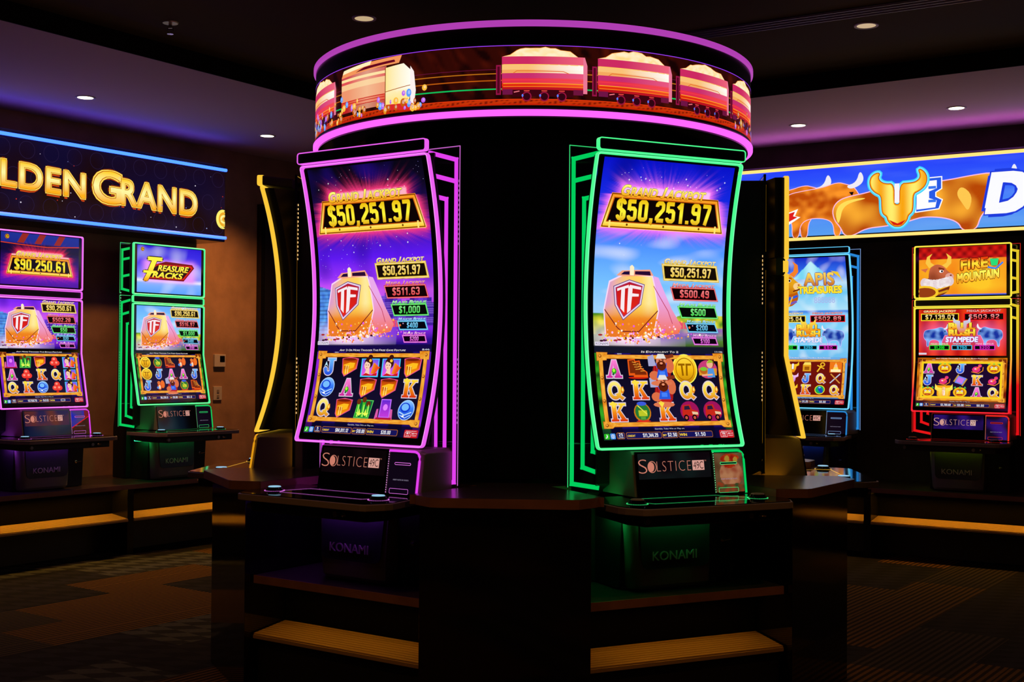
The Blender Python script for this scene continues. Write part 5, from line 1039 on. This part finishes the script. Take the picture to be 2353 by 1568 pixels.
# locomotive
gm = lambda x, z: ramp([(2.47, S(200, 40, 40)), (2.505, S(235, 90, 60)), (2.53, S(240, 150, 110)), (2.575, S(250, 190, 130)), (2.60, S(230, 90, 90)), (2.612, S(255, 220, 150)), (2.64, S(205, 70, 80))], z)
for za, zb, c in ((2.475, 2.500, S(190, 30, 35)), (2.500, 2.526, S(230, 70, 45)), (2.526, 2.575, S(240, 150, 110)), (2.575, 2.600, S(250, 200, 145)), (2.600, 2.612, S(225, 80, 85)), (2.612, 2.624, S(255, 225, 160)), (2.624, 2.640, S(205, 70, 80))):
    A.poly(rect(-.915, -.60, za, zb), (lambda c: lambda x, z: mixc(c, S(255, 235, 190), max(0, .35-abs(x+.72)*2.5)))(c), 4, .03)
A.poly([(-.915, 2.632), (-.53, 2.645), (-.515, 2.676), (-.72, 2.672), (-.90, 2.66)], S(245, 150, 90), 5); A.poly([(-.905, 2.648), (-.70, 2.66), (-.69, 2.676), (-.895, 2.664)], S(255, 240, 190), 6); A.poly([(-.80, 2.642), (-.55, 2.652), (-.555, 2.662), (-.74, 2.656)], S(100, 5, 30), 6)
A.poly([(-.605, 2.45), (-.48, 2.45), (-.462, 2.56), (-.47, 2.61), (-.505, 2.64), (-.605, 2.632)], lambda x, z: mixc(S(255, 225, 110), S(255, 255, 245), max(0, (x+.6)*6+.2) if z > 2.53 else (z-2.46)*6), 6, .015)
A.line([(-.605, 2.46), (-.605, 2.635)], .004, S(130, 50, 10), 7); A.line([(-.605, 2.530), (-.47, 2.545)], .003, S(180, 90, 20), 7)
A.poly([(-.47, 2.44), (-.452, 2.45), (-.442, 2.52), (-.452, 2.60), (-.47, 2.625)], S(255, 240, 240), 7); A.poly([(-.60, 2.452), (-.46, 2.44), (-.46, 2.47), (-.6, 2.475)], S(220, 40, 40), 7)
for z in (2.50, 2.513, 2.523): A.line([(-.91, z), (-.61, z)], .003, S(200, 20, 20), 6)
rr = random.Random(11)
for k in range(95):
    x = rr.uniform(-1.35, -.38) if k < 78 else rr.uniform(1.15, 1.5); z = 2.445+abs(rr.gauss(0, .045)); c = rr.choice([S(235, 150, 30), S(200, 90, 10), S(255, 190, 60), S(90, 160, 255), S(190, 100, 240)])
    if z > 2.58: continue
    q = rr.uniform(.008, .018); A.poly(ell(x, z, q*rr.uniform(.5, 1), q, n=12), c, 10+k*.01); A.poly(ell(x+.002, z+.002, q*.4, q*.5, n=8), mixc(c, WHITE, .3), 12)
A.build('train_picture', cylmap, art_mat('drum picture', .35, .1), drum, .0003)

# ------------------------------------------------------------ wall signs
def sign(P, D, N, F, rz, u0, u1, z0, z1, off, lab, tube, tubes, draw, name, uplight):
    t = thing(name, lab, 'sign', tuple(P+D*((u0+u1)/2)-N*.74+Vector((0, 0, z0))), rz)
    o = Vector(t.location); c, s = math.cos(-rz), math.sin(-rz)
    def G(p): q = Vector(F(p))-o; return (q.x*c-q.y*s, q.x*s+q.y*c, q.z)
    b = MB(G); b.box(u0, u1, off+.006, .745, z0, z1); b.build('sign_box', BLACK, t, bevel=.004)
    for a, e in tubes:
        b = MB(G); b.loft([[(u, off-.012, a), (u, off-.016, (a+e)/2), (u, off-.012, e), (u, off+.006, e), (u, off+.006, a)] for u in (u0, u1)]); b.build('light_tube', tube, t)
    b = MB(G); b.box(u0+.01, u1-.01, off+.01, off+.03, z1+.001, z1+.005); b.build('added_uplight', uplight, t)  # added uplight strip, unseen from below, tinting the ceiling border
    b = MB(G); b.box(u0+.01, u1-.01, off+.036, off+.040, z1, z1+.022); b.box(u0, u1, off+.006, off+.008, z1-.002, z1+.007); b.build('uplight_baffle', BLACKM, t)  # added lips that keep the uplight off the wall and out of sight
    A = Art(); draw(A); A.clip = (u0+.004, u1-.004, z0+.03, z1-.03); A.build('sign_picture', lambda x, z, l: G((x, off+.0045-l, z)), art_mat(), t)
def draw_gold(A):
    def f(x, z):
        c = mixc(S(26, 8, 6), S(16, 10, 46), .45+.9*nz3(x, z, 3.2, 2)+(z-2.65)*.8)
        return c
    A.paint(-2.28, 1.405, 2.375, 2.925, f, .015)
    gd = lambda z0, z1: vgrad([(z0, S(255, 175, 25)), (z0+(z1-z0)*.5, S(255, 250, 165)), (z1, S(255, 205, 30))])
    def L(t, x0, x1, z0, z1, ti): A.text(t, x0, x1, z0, z1, S(255, 225, 90), 8, bold=.045, out=S(150, 55, 5), ow=.025, tilt=ti, ext=(.0, -.026, S(205, 70, 15)), space=1.08); A.inner(t, x0, x1, z0, z1, S(190, 90, 5), 9, .045, .024, ti); A.inner(t, x0, x1, z0, z1, gd(z0, z1), 10, .045, .012, ti)
    L('G', -1.10, -.86, 2.58, 2.83, 0); L('O', -.83, -.60, 2.592, 2.775, 0); L('LDEN', -.572, .085, 2.578, 2.748, -.036); L('G', .163, .398, 2.545, 2.775, -.02); L('RAND', .405, 1.112, 2.548, 2.732, -.030)
    for i in range(-11, 8):
        for j in range(3): A.line(ell(i*.19+.09*(j % 2), 2.46+j*.19, .06, n=24), .003, S(38, 26, 62), 1, True)
    rr = random.Random(2)
    for k in range(46): x = rr.uniform(-1.5, 1.38); z = rr.uniform(2.41, 2.88); q = rr.uniform(.002, .0055); A.poly(ell(x, z, q, n=8), rr.choice([S(150, 160, 220), S(230, 220, 240), S(190, 50, 40), S(110, 120, 190)]), 10)
    A.poly(ell(1.385, 2.527, .07, .078, 28), S(255, 240, 110), 4); A.poly(ell(1.392, 2.527, .05, .058, 24), S(240, 170, 40), 5); A.text('G', 1.36, 1.43, 2.495, 2.56, S(255, 245, 150), 6)
sign(PL, DL, NL, FL, RL, -2.3, 1.411, 2.345, 2.95, .4, 'long black overhead sign with big gold letters and blue light tubes, left wall', neon('blue sign tube', (.02, .074, 1.0), 6.0), [(2.916, 2.938), (2.366, 2.388)], draw_gold, 'overhead_sign', neon('violet added uplight', (.26, .11, 1.0), 6.0))
def draw_bull(A):
    A.paint(-1.78, 1.9, 2.385, 2.905, lambda x, z: mixc(ramp([(2.38, S(90, 160, 240)), (2.6, S(70, 130, 250)), (2.75, S(50, 90, 252)), (2.92, S(36, 62, 250))], z), S(150, 190, 255), max(0, nz3(x*.4, z*3, 5))*.25), .02)
    bullbody(A, -1.62, 2.37, .66, .50, S(250, 135, 35), S(175, 70, 8), 2); bullbody(A, -1.33, 2.375, .62, .50, S(255, 150, 40), S(190, 75, 8), 5)
    P = [(-.935, 2.58), (-.89, 2.645), (-.79, 2.672), (-.68, 2.685), (-.55, 2.72), (-.12, 2.735), (.1, 2.765), (.25, 2.775), (.30, 2.72), (.26, 2.60), (.20, 2.52), (.15, 2.47), (.12, 2.37), (.03, 2.37), (-.0, 2.435), (-.1, 2.475), (-.25, 2.49), (-.33, 2.47), (-.40, 2.45), (-.54, 2.433), (-.68, 2.425), (-.78, 2.372), (-.84, 2.375), (-.87, 2.44), (-.92, 2.5)]; P = smooth(P)
    cf = lambda x, z: mixc(S(185, 72, 6), S(255, 175, 50), .45+.55*math.sin(x*9+z*6)*math.cos(z*12)+.7*nz3(x, z, 7))
    A.poly(grow(P, .008), S(255, 190, 225), 8); A.poly(P, cf, 9, .03); A.poly(smooth([(-.895, 2.46), (-.915, 2.56), (-.87, 2.63), (-.74, 2.655), (-.66, 2.65), (-.80, 2.625), (-.86, 2.58), (-.875, 2.50)]), S(255, 222, 90), 10); A.poly(smooth([(.02, 2.70), (.10, 2.62), (.07, 2.50), (.03, 2.56), (-.02, 2.64)]), S(255, 200, 80), 10)
    A.poly(smooth([(.22, 2.755), (.30, 2.775), (.355, 2.775), (.38, 2.84), (.405, 2.79), (.39, 2.755), (.28, 2.735)]), S(235, 235, 250), 10)
    bullbody(A, .42, 2.36, 1.25, .52, S(255, 160, 40), S(185, 70, 8), 9); bullbody(A, -1.80, 2.37, .3, .5, S(250, 150, 30), S(150, 50, 5), 2)
    # letter E, angular, white with a blue edge
    E_ = [(-.30, 2.53), (-.145, 2.545), (-.125, 2.60), (-.17, 2.625), (-.17, 2.665), (-.128, 2.69), (-.128, 2.765), (-.30, 2.76)]
    A.poly(grow(E_, .012), WHITE, 12); A.poly(grow(E_, .004), S(40, 90, 230), 13); A.poly(grow([(-.30, 2.54), (-.165, 2.55), (-.155, 2.6), (-.21, 2.62), (-.21, 2.67), (-.155, 2.69), (-.155, 2.75), (-.30, 2.745)], 0), WHITE, 14)
    for z in (2.60, 2.70): A.poly(rect(-.215, -.16, z-.012, z+.008), S(60, 120, 240), 15)
    hd = [(-.645, 2.79), (-.64, 2.73), (-.605, 2.69), (-.555, 2.665), (-.553, 2.56), (-.545, 2.525), (-.515, 2.505), (-.508, 2.47), (-.47, 2.432), (-.44, 2.426), (-.41, 2.43), (-.374, 2.467), (-.366, 2.505), (-.338, 2.525), (-.330, 2.56), (-.330, 2.665), (-.28, 2.685), (-.24, 2.72), (-.228, 2.77), (-.245, 2.815), (-.285, 2.842), (-.268, 2.80), (-.275, 2.765), (-.31, 2.742), (-.355, 2.738), (-.418, 2.738), (-.418, 2.60), (-.43, 2.583), (-.455, 2.583), (-.470, 2.60), (-.470, 2.742), (-.53, 2.742), (-.575, 2.765), (-.59, 2.80), (-.575, 2.832), (-.615, 2.825)]; hd = smooth(hd)
    A.poly(grow(hd, .026), S(60, 210, 250), 16); A.poly(grow(hd, .018), S(120, 235, 255), 17); A.poly(grow(hd, .008), S(190, 25, 5), 18); A.poly(grow(hd, .003), S(250, 170, 10), 19)
    A.poly(grow(hd, -.004), lambda x, z: mixc(S(250, 165, 15), S(255, 240, 110), .5+.5*math.sin(x*38+1.2)+.3*(z-2.6)), 20, .02); A.poly(rect(-.462, -.426, 2.60, 2.745), S(250, 245, 250), 21)
    A.poly([(-.503, 2.475), (-.47, 2.436), (-.44, 2.430), (-.41, 2.434), (-.378, 2.47), (-.44, 2.445)], S(215, 30, 10), 22)
    A.text('D', .205, .47, 2.50, 2.755, S(250, 250, 255), 22, bold=.06, shear=.18, out=S(30, 60, 220), ow=.06, ext=(-.03, -.018, S(20, 60, 215)))
    for k, c in enumerate('ASH'): A.text(c, .56+k*.3, .82+k*.3, 2.50, 2.755, S(250, 250, 255), 22, bold=.06, shear=.18, out=S(30, 60, 220), ow=.06)
    A.poly([(-1.30, 2.47), (-1.19, 2.535), (-1.235, 2.545), (-1.21, 2.60), (-1.30, 2.57)], WHITE, 12); A.poly([(-1.31, 2.49), (-1.215, 2.535), (-1.25, 2.545), (-1.235, 2.58), (-1.31, 2.56)], S(225, 30, 30), 13)
sign(PR, DR, NR, FR, RR, -1.80, 1.95, 2.345, 2.93, .4, 'long blue overhead sign with orange bulls and gold bull head on the right wall', neon('warm sign tube', S(255, 205, 110), 1.35), [(2.905, 2.928), (2.352, 2.374)], draw_bull, 'overhead_sign', neon('mauve added uplight', (.72, .18, 1.0), 15.0))

# ------------------------------------------------------------ small wall fittings
def wallbox(name, lab, cat, u0, u1, z0, z1, th, m, extra):
    t = thing(name, lab, cat, tuple(PL+DL*((u0+u1)/2)-NL*.75+Vector((0, 0, (z0+z1)/2))), RL)
    h, v_ = (u1-u0)/2, (z1-z0)/2
    b = MB(); b.box(-h, h, -th, 0, -v_, v_); b.build('plate', m, t, bevel=.003); extra(t, h, v_, th)
def ex1(t, h, v_, th):
    b = MB(); b.box(-h*.05, h*.8, -th-.002, -th+.001, -v_*.2, v_*.75); b.build('display', GLOSS, t)
def ex2(t, h, v_, th):
    for z in (-v_*.45, v_*.3):
        b = MB(); b.box(-.012, .012, -th-.004, -th, z-.012, z+.012); b.build('socket', mat('socket plastic', (.3, .25, .2), .5), t)
PLW = mat('cream plastic', (.62, .52, .44), .5)
wallbox('thermostat', 'small wall controller with dark display on the tan wall right of the green machine', 'thermostat', 1.60, 1.72, 1.33, 1.435, .02, PLW, ex1)
wallbox('power_outlet', 'cream power outlet plate low on the tan wall right of the green machine', 'outlet', 1.60, 1.69, 1.05, 1.165, .012, PLW, ex2)
